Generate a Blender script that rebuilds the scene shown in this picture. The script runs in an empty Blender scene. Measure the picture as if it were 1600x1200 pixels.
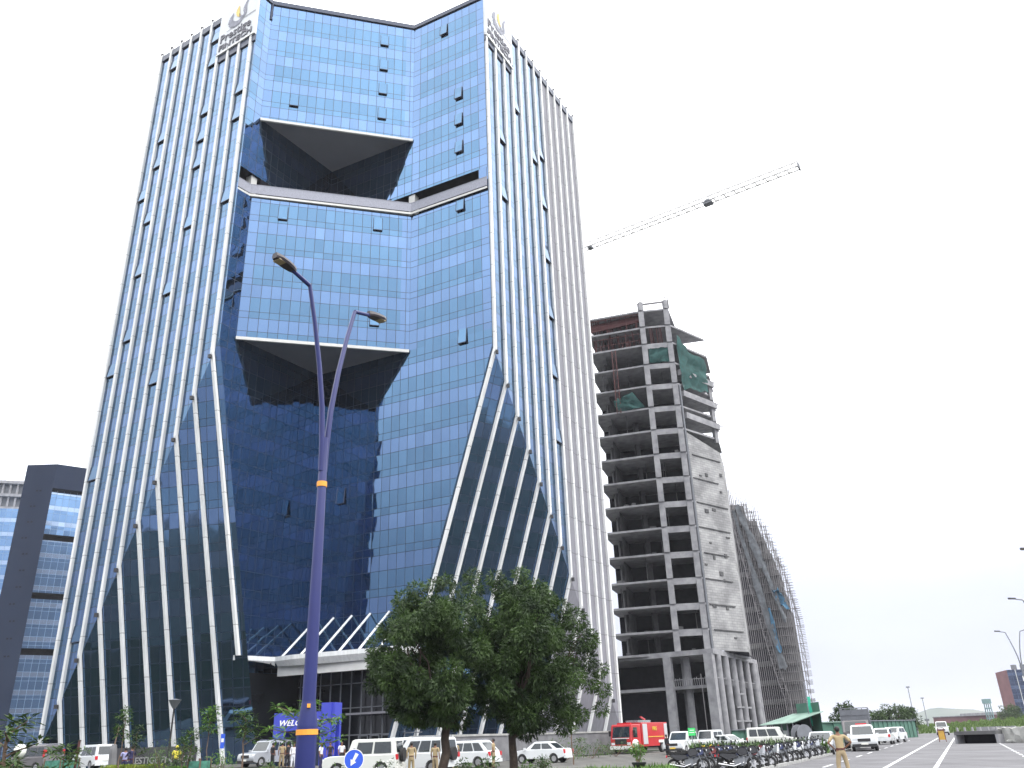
import bpy, bmesh, math, random
from mathutils import Vector, Matrix
from mathutils.bvhtree import BVHTree
random.seed(7)
R = math.radians
scn = bpy.context.scene
COL = scn.collection

# ------------------------------------------------------------------ helpers
def pol(az, d):
    """ground point at compass angle az (degrees right of straight ahead), d metres from the camera"""
    return (d*math.sin(R(az)), d*math.cos(R(az)))

def gz(x, y):
    """gentle rise of the ground towards the left of the tower"""
    return max(0.0, min(0.6, (-5.0-x)*0.025)) * max(0.0, min(1.0, (y-22)/20.0))

def props(o, label=None, cat=None, group=None, kind=None):
    if label: o['label'] = label
    if cat: o['category'] = cat
    if group: o['group'] = group
    if kind: o['kind'] = kind
    return o

def thing(name, label, cat, loc=(0,0,0), rz=0.0, group=None):
    o = bpy.data.objects.new(name, None)
    o.empty_display_size = 0.3
    COL.objects.link(o)
    o.location = loc
    o.rotation_euler = (0,0,rz)
    return props(o, label, cat, group)

class MB:
    """collects faces; build() links them as one mesh object"""
    def __init__(s):
        s.v=[]; s.f=[]; s.m=[]; s.uv=[]; s.sm=[]
    def face(s, pts, m=0, uv=None, smooth=False):
        i=len(s.v); s.v.extend([tuple(p) for p in pts]); s.f.append(tuple(range(i,i+len(pts))))
        s.m.append(m); s.uv.append(uv); s.sm.append(smooth)
    def mesh(s, verts, faces, m=0, smooth=False):
        i=len(s.v); s.v.extend([tuple(p) for p in verts])
        for f in faces:
            s.f.append(tuple(a+i for a in f)); s.m.append(m); s.uv.append(None); s.sm.append(smooth)
    def box(s, c, size, rz=0.0, m=0, rot=None):
        x,y,z=[a/2 for a in size]
        M = rot if rot is not None else Matrix.Rotation(rz,3,'Z')
        c=Vector(c)
        P=[c+M@Vector((sx*x,sy*y,sz*z)) for sz in (-1,1) for sy in (-1,1) for sx in (-1,1)]
        s.mesh(P,[(0,2,3,1),(4,5,7,6),(0,1,5,4),(2,6,7,3),(0,4,6,2),(1,3,7,5)],m)
    def beam(s, a, b, w, h=None, m=0, up=(0,0,1)):
        a=Vector(a); b=Vector(b); h=h or w
        d=(b-a); L=d.length
        if L<1e-6: return
        d/=L; up=Vector(up)
        if abs(d.dot(up))>.98: up=Vector((1,0,0)) if abs(d.x)<.9 else Vector((0,1,0))
        x=d.cross(up).normalized(); z=x.cross(d)
        P=[]
        for q in (a,b):
            for sx,sz in ((-1,-1),(1,-1),(1,1),(-1,1)): P.append(q+x*(sx*w/2)+z*(sz*h/2))
        s.mesh(P,[(0,3,2,1),(4,5,6,7),(0,1,5,4),(1,2,6,5),(2,3,7,6),(3,0,4,7)],m)
    def tube(s, pts, rad, n=8, m=0, smooth=True, cap=True):
        pts=[Vector(p) for p in pts]
        if not isinstance(rad,(list,tuple)): rad=[rad]*len(pts)
        rings=[]; ref=None
        for i,p in enumerate(pts):
            d=(pts[min(i+1,len(pts)-1)]-pts[max(i-1,0)])
            if d.length<1e-9: d=Vector((0,0,1))
            d.normalize()
            if ref is None:
                ref=Vector((1,0,0)) if abs(d.x)<.8 else Vector((0,1,0))
            x=(ref-d*ref.dot(d)).normalized(); y=d.cross(x); ref=x
            rings.append([p+(x*math.cos(2*math.pi*k/n)+y*math.sin(2*math.pi*k/n))*rad[i] for k in range(n)])
        V=[q for r in rings for q in r]; F=[]
        for i in range(len(rings)-1):
            for k in range(n):
                a=i*n+k; b=i*n+(k+1)%n
                F.append((a,b,b+n,a+n))
        s.mesh(V,F,m,smooth)
        if cap:
            s.face(list(reversed(rings[0])),m); s.face(rings[-1],m)
    def prism(s, poly, z0, z1, m=0):
        n=len(poly); V=[(p[0],p[1],z0) for p in poly]+[(p[0],p[1],z1) for p in poly]
        F=[tuple(range(n-1,-1,-1)),tuple(range(n,2*n))]+[(i,(i+1)%n,(i+1)%n+n,i+n) for i in range(n)]
        s.mesh(V,F,m)
    def ball(s, c, r, m=0, n=8, sc=(1,1,1)):
        c=Vector(c); V=[]; F=[]; k=n//2
        for i in range(k+1):
            t=math.pi*i/k
            for j in range(n):
                p=2*math.pi*j/n
                V.append(c+Vector((math.sin(t)*math.cos(p)*r*sc[0],math.sin(t)*math.sin(p)*r*sc[1],math.cos(t)*r*sc[2])))
        for i in range(k):
            for j in range(n): F.append((i*n+j,(i+1)*n+j,(i+1)*n+(j+1)%n,i*n+(j+1)%n))
        s.mesh(V,F,m,True)
    def data(s, name, mats, off=(0,0,0)):
        me=bpy.data.meshes.new(name)
        ox,oy,oz=off
        me.from_pydata([(x-ox,y-oy,z-oz) for x,y,z in s.v],[],s.f)
        for mt in (mats if isinstance(mats,(list,tuple)) else [mats]): me.materials.append(mt)
        me.polygons.foreach_set('material_index',s.m)
        me.polygons.foreach_set('use_smooth',s.sm)
        if any(u is not None for u in s.uv):
            L=me.uv_layers.new(name='UVMap')
            for p,u in zip(me.polygons,s.uv):
                if u is None: continue
                for li,q in zip(p.loop_indices,u): L.data[li].uv=q
        me.update()
        return me
    def build(s, name, mats, parent=None, world=False):
        off=(0,0,0)
        if parent is not None and world:
            p=parent; off=Vector(p.location)
            while p.parent: p=p.parent; off+=Vector(p.location)
        o=bpy.data.objects.new(name,s.data(name,mats,off)); COL.objects.link(o)
        o.parent=parent
        return o

def copy_tree(o, parent=None):
    c=o.copy(); COL.objects.link(c); c.parent=parent
    for ch in list(o.children): copy_tree(ch,c)
    return c

def place(c, xy, rz, z=None, label=None, s=1.0):
    x,y=xy
    c.location=(x,y,gz(x,y) if z is None else z); c.rotation_euler=(0,0,rz); c.scale=(s,s,s)
    if label: c['label']=label
    return c

# ------------------------------------------------------------------ materials
def new_mat(name):
    m=bpy.data.materials.new(name); m.use_nodes=True
    nt=m.node_tree; b=nt.nodes['Principled BSDF']
    return m,nt,b
def N(nt,t,**kw):
    n=nt.nodes.new(t)
    for k,v in kw.items():
        if hasattr(n,k): setattr(n,k,v)
        else: n.inputs[k.replace('_',' ')].default_value=v
    return n
def mathn(nt,op,a,b=None,c=None):
    n=nt.nodes.new('ShaderNodeMath'); n.operation=op
    for i,x in enumerate((a,b,c)):
        if x is None: continue
        if isinstance(x,(int,float)): n.inputs[i].default_value=x
        else: nt.links.new(x,n.inputs[i])
    return n.outputs[0]
def mixc(nt,fac,a,b,mode='MIX'):
    n=nt.nodes.new('ShaderNodeMix'); n.data_type='RGBA'; n.blend_type=mode
    for i,x in ((0,fac),(6,a),(7,b)):
        if isinstance(x,(int,float)): n.inputs[i].default_value=x
        elif isinstance(x,tuple): n.inputs[i].default_value=(*x,1) if len(x)==3 else x
        else: nt.links.new(x,n.inputs[i])
    return n.outputs[2]
def pm(name, col, rough=.6, metal=0.0, var=.12, scale=1.5, bump=0.0, bscale=8.0, col2=None, spec=.5, coat=0.0, detail=4.0):
    """Principled material with noise variation between col and col2"""
    m,nt,b=new_mat(name)
    b.inputs['Roughness'].default_value=rough; b.inputs['Metallic'].default_value=metal
    b.inputs['Specular IOR Level'].default_value=spec
    if coat: b.inputs['Coat Weight'].default_value=coat; b.inputs['Coat Roughness'].default_value=.05
    tc=N(nt,'ShaderNodeTexCoord')
    if var>0 or col2:
        no=N(nt,'ShaderNodeTexNoise'); no.inputs['Scale'].default_value=scale; no.inputs['Detail'].default_value=detail
        nt.links.new(tc.outputs['Object'],no.inputs['Vector'])
        rp=N(nt,'ShaderNodeValToRGB'); rp.color_ramp.elements[0].position=.32; rp.color_ramp.elements[1].position=.68
        c2=col2 if col2 else tuple(min(1,c*(1+var)) for c in col)
        c1=col if col2 else tuple(c*(1-var) for c in col)
        rp.color_ramp.elements[0].color=(*c1,1); rp.color_ramp.elements[1].color=(*c2,1)
        nt.links.new(no.outputs[0],rp.inputs[0]); nt.links.new(rp.outputs[0],b.inputs['Base Color'])
    else: b.inputs['Base Color'].default_value=(*col,1)
    if bump>0:
        n2=N(nt,'ShaderNodeTexNoise'); n2.inputs['Scale'].default_value=bscale; n2.inputs['Detail'].default_value=6
        nt.links.new(tc.outputs['Object'],n2.inputs['Vector'])
        bp=N(nt,'ShaderNodeBump'); bp.inputs['Strength'].default_value=bump; bp.inputs['Distance'].default_value=.03
        nt.links.new(n2.outputs[0],bp.inputs['Height']); nt.links.new(bp.outputs[0],b.inputs['Normal'])
    return m

def curtain(name, vis, spa, modw=1.05, fh=4.13, v0=85.4, f1=.194, f2=.617, lw=.055, allspan=False, line=(.010,.022,.045), rough=.03, jitter=.02, metal=.95):
    """mirror glass curtain wall; UV in metres (u along the wall, v height)"""
    m,nt,b=new_mat(name)
    uv=N(nt,'ShaderNodeUVMap'); sx=N(nt,'ShaderNodeSeparateXYZ'); nt.links.new(uv.outputs[0],sx.inputs[0])
    U=mathn(nt,'DIVIDE',sx.outputs[0],modw); V=mathn(nt,'DIVIDE',mathn(nt,'SUBTRACT',sx.outputs[1],v0),fh)
    fu=mathn(nt,'FRACT',U); fv=mathn(nt,'FRACT',V); iu=mathn(nt,'FLOOR',U); iv=mathn(nt,'FLOOR',V)
    def near(x,p,w): return mathn(nt,'LESS_THAN',mathn(nt,'ABSOLUTE',mathn(nt,'SUBTRACT',x,p)),w)
    hw=lw/2
    l=mathn(nt,'MAXIMUM',near(fu,0,hw/modw),near(fu,1,hw/modw))
    for p in (0,1,f1,f2): l=mathn(nt,'MAXIMUM',l,near(fv,p,hw/fh))
    isv=mathn(nt,'LESS_THAN',fv,f2)
    row=mathn(nt,'ADD',mathn(nt,'GREATER_THAN',fv,f1),isv)
    cb=N(nt,'ShaderNodeCombineXYZ'); nt.links.new(iu,cb.inputs[0]); nt.links.new(iv,cb.inputs[1]); nt.links.new(row,cb.inputs[2])
    wn=N(nt,'ShaderNodeTexWhiteNoise'); wn.noise_dimensions='3D'; nt.links.new(cb.outputs[0],wn.inputs['Vector'])
    c=spa if allspan else mixc(nt,isv,spa,vis)
    br=mathn(nt,'MULTIPLY_ADD',wn.outputs['Value'],.14,.93)
    if allspan:
        rgb=N(nt,'ShaderNodeRGB'); rgb.outputs[0].default_value=(*spa,1); c=rgb.outputs[0]
    vm=N(nt,'ShaderNodeVectorMath'); vm.operation='SCALE'; nt.links.new(c,vm.inputs[0]); nt.links.new(br,vm.inputs['Scale'])
    cc=mixc(nt,l,vm.outputs[0],line)
    nt.links.new(cc,b.inputs['Base Color'])
    nt.links.new(mathn(nt,'MULTIPLY',mathn(nt,'SUBTRACT',1,l),metal),b.inputs['Metallic'])
    nt.links.new(mathn(nt,'MULTIPLY_ADD',l,.4,rough),b.inputs['Roughness'])
    # every pane sits a hair out of true
    g=N(nt,'ShaderNodeNewGeometry')
    v1=N(nt,'ShaderNodeVectorMath'); v1.operation='SUBTRACT'; nt.links.new(wn.outputs['Color'],v1.inputs[0]); v1.inputs[1].default_value=(.5,.5,.5)
    no=N(nt,'ShaderNodeTexNoise'); no.inputs['Scale'].default_value=.6; no.inputs['Detail'].default_value=1
    tc=N(nt,'ShaderNodeTexCoord'); nt.links.new(tc.outputs['Object'],no.inputs['Vector'])
    v3=N(nt,'ShaderNodeVectorMath'); v3.operation='SUBTRACT'; nt.links.new(no.outputs['Color'],v3.inputs[0]); v3.inputs[1].default_value=(.5,.5,.5)
    v4=N(nt,'ShaderNodeVectorMath'); v4.operation='ADD'; nt.links.new(v1.outputs[0],v4.inputs[0]); nt.links.new(v3.outputs[0],v4.inputs[1])
    v2=N(nt,'ShaderNodeVectorMath'); v2.operation='SCALE'; nt.links.new(v4.outputs[0],v2.inputs[0]); v2.inputs['Scale'].default_value=jitter
    va=N(nt,'ShaderNodeVectorMath'); va.operation='ADD'; nt.links.new(g.outputs['Normal'],va.inputs[0]); nt.links.new(v2.outputs[0],va.inputs[1])
    vn=N(nt,'ShaderNodeVectorMath'); vn.operation='NORMALIZE'; nt.links.new(va.outputs[0],vn.inputs[0])
    nt.links.new(vn.outputs[0],b.inputs['Normal'])
    return m

VIS=(.080,.150,.245); SPA=(.102,.167,.290)
MT={}
MT['glass']=curtain('tower_glass',VIS,SPA)
MT['glass_span']=curtain('tower_spandrel_glass',VIS,SPA,allspan=True)
MT['glass_vis']=curtain('window_glass',VIS,VIS,allspan=True,lw=0)
MT['lobby']=pm('shaded_lobby_glass',(.012,.014,.018),rough=.08,var=.3,scale=.4,spec=.35)  # near-black colour holds the shade deep under the canopy
MT['fin']=pm('white_aluminium',(.77,.78,.775),rough=.45,var=.07,scale=.25,detail=8)
def weather(m,fh=4.13):
    # panel joints and faint rain streaks on the cladding of the fins
    nt=m.node_tree; b=nt.nodes['Principled BSDF']; src=b.inputs['Base Color'].links[0].from_socket
    tc=N(nt,'ShaderNodeTexCoord'); sp=N(nt,'ShaderNodeSeparateXYZ'); nt.links.new(tc.outputs['Object'],sp.inputs[0])
    j=mathn(nt,'LESS_THAN',mathn(nt,'FRACT',mathn(nt,'DIVIDE',sp.outputs[2],fh)),.02)
    mp=N(nt,'ShaderNodeMapping'); mp.inputs['Scale'].default_value=(5,5,.16); nt.links.new(tc.outputs['Object'],mp.inputs[0])
    no=N(nt,'ShaderNodeTexNoise'); no.inputs['Scale'].default_value=1; no.inputs['Detail'].default_value=6; nt.links.new(mp.outputs[0],no.inputs['Vector'])
    mr=N(nt,'ShaderNodeMapRange'); mr.inputs[1].default_value=.35; mr.inputs[2].default_value=.75; mr.inputs[3].default_value=1.0; mr.inputs[4].default_value=.80; nt.links.new(no.outputs[0],mr.inputs[0])
    k=mathn(nt,'MULTIPLY',mr.outputs[0],mathn(nt,'MULTIPLY_ADD',j,-.45,1.0))
    v=N(nt,'ShaderNodeVectorMath'); v.operation='SCALE'; nt.links.new(src,v.inputs[0]); nt.links.new(k,v.inputs['Scale']); nt.links.new(v.outputs[0],b.inputs['Base Color'])
weather(MT['fin'])
MT['fin_dark']=pm('dark_fitting',(.03,.03,.035),rough=.5)
MT['panel_grey']=pm('grey_cladding',(.22,.22,.25),rough=.55,var=.06,scale=.3)
MT['soffit']=pm('soffit_panel',(.17,.175,.20),rough=.6,var=.08,scale=.2)
MT['trim']=pm('pale_trim',(.62,.62,.60),rough=.5,var=.05)
MT['rail']=pm('perforated_rail',(.30,.31,.37),rough=.6,var=.18,scale=9,detail=8)
MT['shade_fill']=pm('painted_interior_shade',(.016,.016,.021),rough=1,var=.2,spec=0)  # near-black stands in for shade inside openings, recesses and open floors
MT['parapet']=pm('parapet_blue',(.02,.035,.08),rough=.4)
MT['sign_white']=pm('sign_board_white',(.66,.69,.72),rough=.5,var=.06,scale=.3)
MT['ink']=pm('sign_lettering',(.10,.10,.13),rough=.5)
MT['ink_grey']=pm('logo_grey',(.20,.21,.27),rough=.5)
MT['gold']=pm('logo_yellow',(.75,.55,.12),rough=.5)
MT['concrete']=pm('raw_concrete',(.21,.21,.225),rough=.9,col2=(.34,.34,.355),scale=.9,bump=.3,bscale=3,detail=8)
MT['concrete_dk']=pm('raw_concrete_dark',(.085,.085,.09),rough=.9,col2=(.14,.14,.14),scale=.7,detail=8,spec=.1)  # darker concrete copy: indoor shade put in the colour, plain tone on ledges
MT['steel_thin']=pm('scaffold_tube',(.20,.19,.20),rough=.6)
MT['rust']=pm('rusty_prop',(.10,.035,.035),rough=.8)
MT['netting']=pm('green_netting',(.02,.075,.070),rough=.9,var=.3,scale=1.2)
MT['netting_blue']=pm('blue_netting',(.07,.17,.27),rough=.9,var=.3,scale=1.2)
MT['netting_grey']=pm('grey_netting',(.13,.14,.155),rough=.9,var=.3,scale=1.2)
MT['black']=pm('black_rubber',(.012,.012,.013),rough=.8)
MT['tyre']=pm('tyre_rubber',(.02,.02,.021),rough=.85)
MT['rim']=pm('alloy_rim',(.45,.45,.46),rough=.35,metal=.7)
MT['carglass']=pm('car_glass',(.02,.028,.032),rough=.06,var=.1,spec=.9)
MT['white_paint']=pm('white_car_paint',(.66,.68,.69),rough=.3,var=.03,coat=.6)
MT['silver_paint']=pm('silver_car_paint',(.42,.44,.47),rough=.35,metal=.35,var=.04,coat=.5)
MT['grey_paint']=pm('grey_brown_car_paint',(.15,.14,.145),rough=.35,metal=.3,var=.05,coat=.5)
MT['cream_paint']=pm('cream_car_paint',(.66,.67,.63),rough=.4,var=.04,coat=.3)
MT['red_paint']=pm('red_paint',(.50,.025,.03),rough=.35,var=.06,coat=.4)
MT['red_lamp']=pm('red_lamp_lens',(.55,.02,.03),rough=.3)
MT['head_lamp']=pm('headlamp_lens',(.70,.72,.74),rough=.1,spec=.9)
MT['grille']=pm('dark_grille',(.02,.02,.022),rough=.5)
MT['plate']=pm('number_plate',(.72,.72,.66),rough=.5,var=.02)
MT['plate_y']=pm('yellow_plate',(.75,.50,.06),rough=.5,var=.02)
MT['chrome']=pm('chrome',(.6,.6,.62),rough=.2,metal=.9)
MT['shutter']=pm('roller_shutter',(.62,.63,.64),rough=.4,metal=.3,var=.05)
MT['blue_pole']=pm('deep_blue_pole_paint',(.006,.013,.115),rough=.45,var=.06,scale=3,coat=.15,spec=.5)
MT['orange']=pm('orange_band',(.80,.34,.04),rough=.5,var=.06)
MT['lamp_tan']=pm('lamp_diffuser',(.26,.21,.12),rough=.5)
MT['pole_grey']=pm('grey_pole',(.16,.17,.19),rough=.5)
MT['portal_blue']=pm('portal_blue',(.045,.060,.44),rough=.45,var=.05,scale=.8)
MT['sign_blue']=pm('road_sign_blue',(.03,.10,.62),rough=.35,var=.03)
MT['white_mark']=pm('white_marking',(.80,.80,.78),rough=.6,var=.04)
MT['asphalt']=pm('asphalt',(.118,.116,.124),rough=.9,col2=(.16,.158,.167),scale=.35,bump=.4,bscale=60,detail=10)
MT['paving']=pm('darkened_paving',(.085,.083,.078),rough=.9,col2=(.13,.126,.115),scale=.5,bump=.2,bscale=20,detail=8)  # paving darkened to dim its reflection in the tilted glass
MT['soil']=pm('scrub_and_grass',(.014,.018,.013),rough=1,col2=(.046,.045,.034),scale=.05,detail=10)
MT['added_dark_lawn']=pm('added_dark_planting',(.010,.015,.008),rough=1,col2=(.022,.030,.014),scale=.4,detail=10,spec=.1)  # near-black green so the undercut glass mirrors dark ground
MT['kerb']=pm('kerb_stone',(.34,.34,.33),rough=.9,var=.2,scale=2)
MT['marking']=pm('road_paint',(.70,.71,.72),rough=.7,col2=(.50,.51,.52),scale=2.5,detail=8)
MT['stone']=pm('grey_stone_cladding',(.13,.13,.14),rough=.8,col2=(.20,.20,.21),scale=1.2,detail=8)
MT['stone_dk']=pm('dark_granite',(.045,.045,.05),rough=.4,var=.2,scale=2)
MT['bark']=pm('bark',(.035,.025,.020),rough=.95,col2=(.075,.055,.042),scale=5,bump=.6,bscale=14)
MT['bark_pale']=pm('pale_bark',(.16,.11,.08),rough=.95,var=.25,scale=5)
MT['skin']=pm('skin',(.20,.095,.055),rough=.6,var=.05)
MT['hair']=pm('black_hair',(.010,.009,.009),rough=.6,var=.2)
MT['khaki']=pm('khaki_uniform',(.36,.28,.16),rough=.85,var=.12,scale=5)
MT['khaki_dk']=pm('khaki_trousers',(.32,.25,.15),rough=.85,var=.12,scale=5)
MT['navy']=pm('navy_cloth',(.02,.02,.07),rough=.85,var=.2)
MT['dark_cloth']=pm('dark_cloth',(.018,.018,.022),rough=.85,var=.2)
MT['white_cloth']=pm('white_cloth',(.68,.69,.73),rough=.85,var=.08)
MT['lilac']=pm('lavender_cloth',(.30,.30,.50),rough=.85,var=.1)
MT['yellow_cloth']=pm('yellow_cloth',(.80,.68,.08),rough=.85,var=.08)
MT['maroon']=pm('maroon_belt',(.10,.015,.02),rough=.6)
MT['terracotta']=pm('terracotta',(.36,.10,.06),rough=.85,var=.15,scale=4)
MT['shed_green']=pm('green_sheet',(.05,.14,.10),rough=.7,var=.2,scale=.8)
MT['shed_roof']=pm('pale_green_roof_sheet',(.19,.29,.24),rough=.6,var=.2,scale=.7)
MT['board_green']=pm('bright_green_board',(.05,.60,.15),rough=.5)
MT['brick_red']=pm('red_brick_face',(.17,.085,.09),rough=.9,var=.15,scale=.3)
MT['yellow_black']=pm('barricade_yellow',(.60,.36,.06),rough=.6,var=.2)

weather(MT['panel_grey'])
def road_wear(m):
    nt=m.node_tree; b=nt.nodes['Principled BSDF']; src=b.inputs['Base Color'].links[0].from_socket
    tc=N(nt,'ShaderNodeTexCoord'); mp=N(nt,'ShaderNodeMapping'); mp.inputs['Rotation'].default_value=(0,0,R(26.1)); mp.inputs['Scale'].default_value=(1.3,.03,1); nt.links.new(tc.outputs['Object'],mp.inputs[0])
    a=N(nt,'ShaderNodeTexNoise'); a.inputs['Scale'].default_value=1; a.inputs['Detail'].default_value=5; nt.links.new(mp.outputs[0],a.inputs['Vector'])
    c=N(nt,'ShaderNodeTexNoise'); c.inputs['Scale'].default_value=.14; c.inputs['Detail'].default_value=9; c.inputs['Roughness'].default_value=.7; nt.links.new(tc.outputs['Object'],c.inputs['Vector'])
    m1=N(nt,'ShaderNodeMapRange'); m1.inputs[1].default_value=.3; m1.inputs[2].default_value=.7; m1.inputs[3].default_value=.80; m1.inputs[4].default_value=1.12; nt.links.new(a.outputs[0],m1.inputs[0])
    m2=N(nt,'ShaderNodeMapRange'); m2.inputs[1].default_value=.35; m2.inputs[2].default_value=.65; m2.inputs[3].default_value=.78; m2.inputs[4].default_value=1.15; nt.links.new(c.outputs[0],m2.inputs[0])
    vo=N(nt,'ShaderNodeTexVoronoi'); vo.inputs['Scale'].default_value=.11; nt.links.new(tc.outputs['Object'],vo.inputs['Vector'])
    oil=mathn(nt,'MULTIPLY_ADD',mathn(nt,'LESS_THAN',mathn(nt,'ADD',vo.outputs['Distance'],mathn(nt,'MULTIPLY',c.outputs[0],.12)),.13),-.28,1.0)
    k=mathn(nt,'MULTIPLY',mathn(nt,'MULTIPLY',m1.outputs[0],m2.outputs[0]),oil)
    v=N(nt,'ShaderNodeVectorMath'); v.operation='SCALE'; nt.links.new(src,v.inputs[0]); nt.links.new(k,v.inputs['Scale']); nt.links.new(v.outputs[0],b.inputs['Base Color'])
road_wear(MT['asphalt']); road_wear(MT['paving'])
def leaf_mat(name,c1,c2,tr=.25):
    m,nt,b=new_mat(name)
    tc=N(nt,'ShaderNodeTexCoord'); no=N(nt,'ShaderNodeTexNoise'); no.inputs['Scale'].default_value=1.6; no.inputs['Detail'].default_value=3
    nt.links.new(tc.outputs['Object'],no.inputs['Vector'])
    rp=N(nt,'ShaderNodeValToRGB'); rp.color_ramp.elements[0].position=.35; rp.color_ramp.elements[1].position=.66
    rp.color_ramp.elements[0].color=(*c1,1); rp.color_ramp.elements[1].color=(*c2,1)
    nt.links.new(no.outputs[0],rp.inputs[0]); nt.links.new(rp.outputs[0],b.inputs['Base Color'])
    b.inputs['Roughness'].default_value=.65
    t=N(nt,'ShaderNodeBsdfTranslucent'); nt.links.new(rp.outputs[0],t.inputs[0])
    mx=N(nt,'ShaderNodeMixShader'); mx.inputs[0].default_value=tr
    nt.links.new(b.outputs[0],mx.inputs[1]); nt.links.new(t.outputs[0],mx.inputs[2]); nt.links.new(mx.outputs[0],nt.nodes['Material Output'].inputs[0])
    return m
MT['leaf_dark']=leaf_mat('dark_leaves',(.011,.027,.008),(.062,.115,.024),.18)
MT['leaf_mid']=leaf_mat('green_leaves',(.035,.075,.018),(.095,.17,.04))
MT['leaf_light']=leaf_mat('light_green_leaves',(.06,.14,.02),(.15,.28,.05))
MT['leaf_yel']=leaf_mat('yellow_green_leaves',(.16,.22,.03),(.30,.36,.05))
MT['grass']=leaf_mat('grass_blades',(.06,.11,.02),(.13,.20,.05))
MT['flower_red']=pm('red_petals',(.55,.04,.06),rough=.7)
MT['flower_yellow']=pm('yellow_petals',(.75,.5,.05),rough=.7)
MT['flower_white']=pm('white_petals',(.8,.8,.75),rough=.7)
# ------------------------------------------------------------------ camera
cam_d=bpy.data.cameras.new('Camera'); cam=bpy.data.objects.new('Camera',cam_d); COL.objects.link(cam)
cam_d.sensor_width=36; cam_d.lens=28.8517; cam_d.clip_start=.1; cam_d.clip_end=20000
Rm=Matrix(((.999306,.037262,0),(.014846,-.398136,-.917206),(-.034177,.916569,-.398412)))
cam.matrix_world=Matrix.Translation((0,0,1.6))@Rm.to_4x4()
scn.camera=cam

# ------------------------------------------------------------------ sky and sun
SUN_EL=R(52); SUN_AZ=R(118)   # azimuth clockwise from +Y: behind and to the right of the camera
w=bpy.data.worlds.new('World'); scn.world=w; w.use_nodes=True
nt=w.node_tree; nt.nodes.clear()
out=nt.nodes.new('ShaderNodeOutputWorld')
sky=nt.nodes.new('ShaderNodeTexSky'); sky.sky_type='NISHITA'; sky.sun_disc=False
sky.sun_elevation=SUN_EL; sky.sun_rotation=SUN_AZ; sky.dust_density=6; sky.ozone_density=1; sky.air_density=1
b1=nt.nodes.new('ShaderNodeBackground'); b1.inputs[1].default_value=.05; b1x=1; hz=nt.nodes.new('ShaderNodeMix'); hz.data_type='RGBA'; hz.inputs[0].default_value=.8; nt.links.new(sky.outputs[0],hz.inputs[6]); hz.inputs[7].default_value=(1.6,1.62,1.66,1)   # milky overcast swallows most of the blue
nt.links.new(hz.outputs[2],b1.inputs[0])
tc=nt.nodes.new('ShaderNodeTexCoord'); sep=nt.nodes.new('ShaderNodeSeparateXYZ'); nt.links.new(tc.outputs['Generated'],sep.inputs[0])
rp=nt.nodes.new('ShaderNodeValToRGB'); cr=rp.color_ramp; cr.interpolation='EASE'
cr.elements[0].position=0.0; cr.elements[0].color=(.295,.31,.38,1)
cr.elements[1].position=1.0; cr.elements[1].color=(1.2,1.21,1.22,1)
for p,c in ((.12,(.32,.338,.405)),(.20,(.385,.402,.455)),(.30,(.66,.675,.715)),(.42,(.90,.91,.94)),(.62,(1.25,1.26,1.27))):
    e=cr.elements.new(p); e.color=(*c,1)
nt.links.new(sep.outputs[2],rp.inputs[0])
# thin cloud structure in the overcast
no=nt.nodes.new('ShaderNodeTexNoise'); no.inputs['Scale'].default_value=1.9; no.inputs['Detail'].default_value=5; no.inputs['Roughness'].default_value=.5
mp=nt.nodes.new('ShaderNodeMapping'); mp.inputs['Scale'].default_value=(1,1,2.6); nt.links.new(tc.outputs['Generated'],mp.inputs[0]); nt.links.new(mp.outputs[0],no.inputs['Vector'])
mr=nt.nodes.new('ShaderNodeMapRange'); mr.inputs[1].default_value=.3; mr.inputs[2].default_value=.7; mr.inputs[3].default_value=.90; mr.inputs[4].default_value=1.09; nt.links.new(no.outputs[0],mr.inputs[0])
vs=nt.nodes.new('ShaderNodeVectorMath'); vs.operation='SCALE'; nt.links.new(rp.outputs[0],vs.inputs[0]); nt.links.new(mr.outputs[0],vs.inputs['Scale'])
b2=nt.nodes.new('ShaderNodeBackground'); b2.inputs[1].default_value=2.2; nt.links.new(vs.outputs[0],b2.inputs[0])
# broad bright patch of overcast round the hidden sun
SD=(math.sin(SUN_AZ)*math.cos(SUN_EL),math.cos(SUN_AZ)*math.cos(SUN_EL),math.sin(SUN_EL))
vd=nt.nodes.new('ShaderNodeVectorMath'); vd.operation='DOT_PRODUCT'; nt.links.new(tc.outputs['Generated'],vd.inputs[0]); vd.inputs[1].default_value=SD
gl=mathn(nt,'POWER',mathn(nt,'MAXIMUM',vd.outputs['Value'],0.0),3.0)
nt.links.new(mathn(nt,'MULTIPLY_ADD',gl,.6,2.5),b2.inputs[1])
ad=nt.nodes.new('ShaderNodeAddShader'); nt.links.new(b1.outputs[0],ad.inputs[0]); nt.links.new(b2.outputs[0],ad.inputs[1]); nt.links.new(ad.outputs[0],out.inputs[0])
sd=bpy.data.lights.new('Sun','SUN'); sd.energy=1.5; sd.angle=R(10); sd.color=(1,.96,.90)
so=bpy.data.objects.new('Sun',sd); COL.objects.link(so)
sdir=Vector((math.sin(SUN_AZ)*math.cos(SUN_EL),math.cos(SUN_AZ)*math.cos(SUN_EL),math.sin(SUN_EL)))
so.rotation_euler=sdir.to_track_quat('Z','Y').to_euler(); so.location=(0,0,50)
vsx=scn.view_settings; vsx.view_transform='Standard'; vsx.look='None'; vsx.exposure=0; vsx.gamma=1; vsx.use_curve_mapping=False

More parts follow.
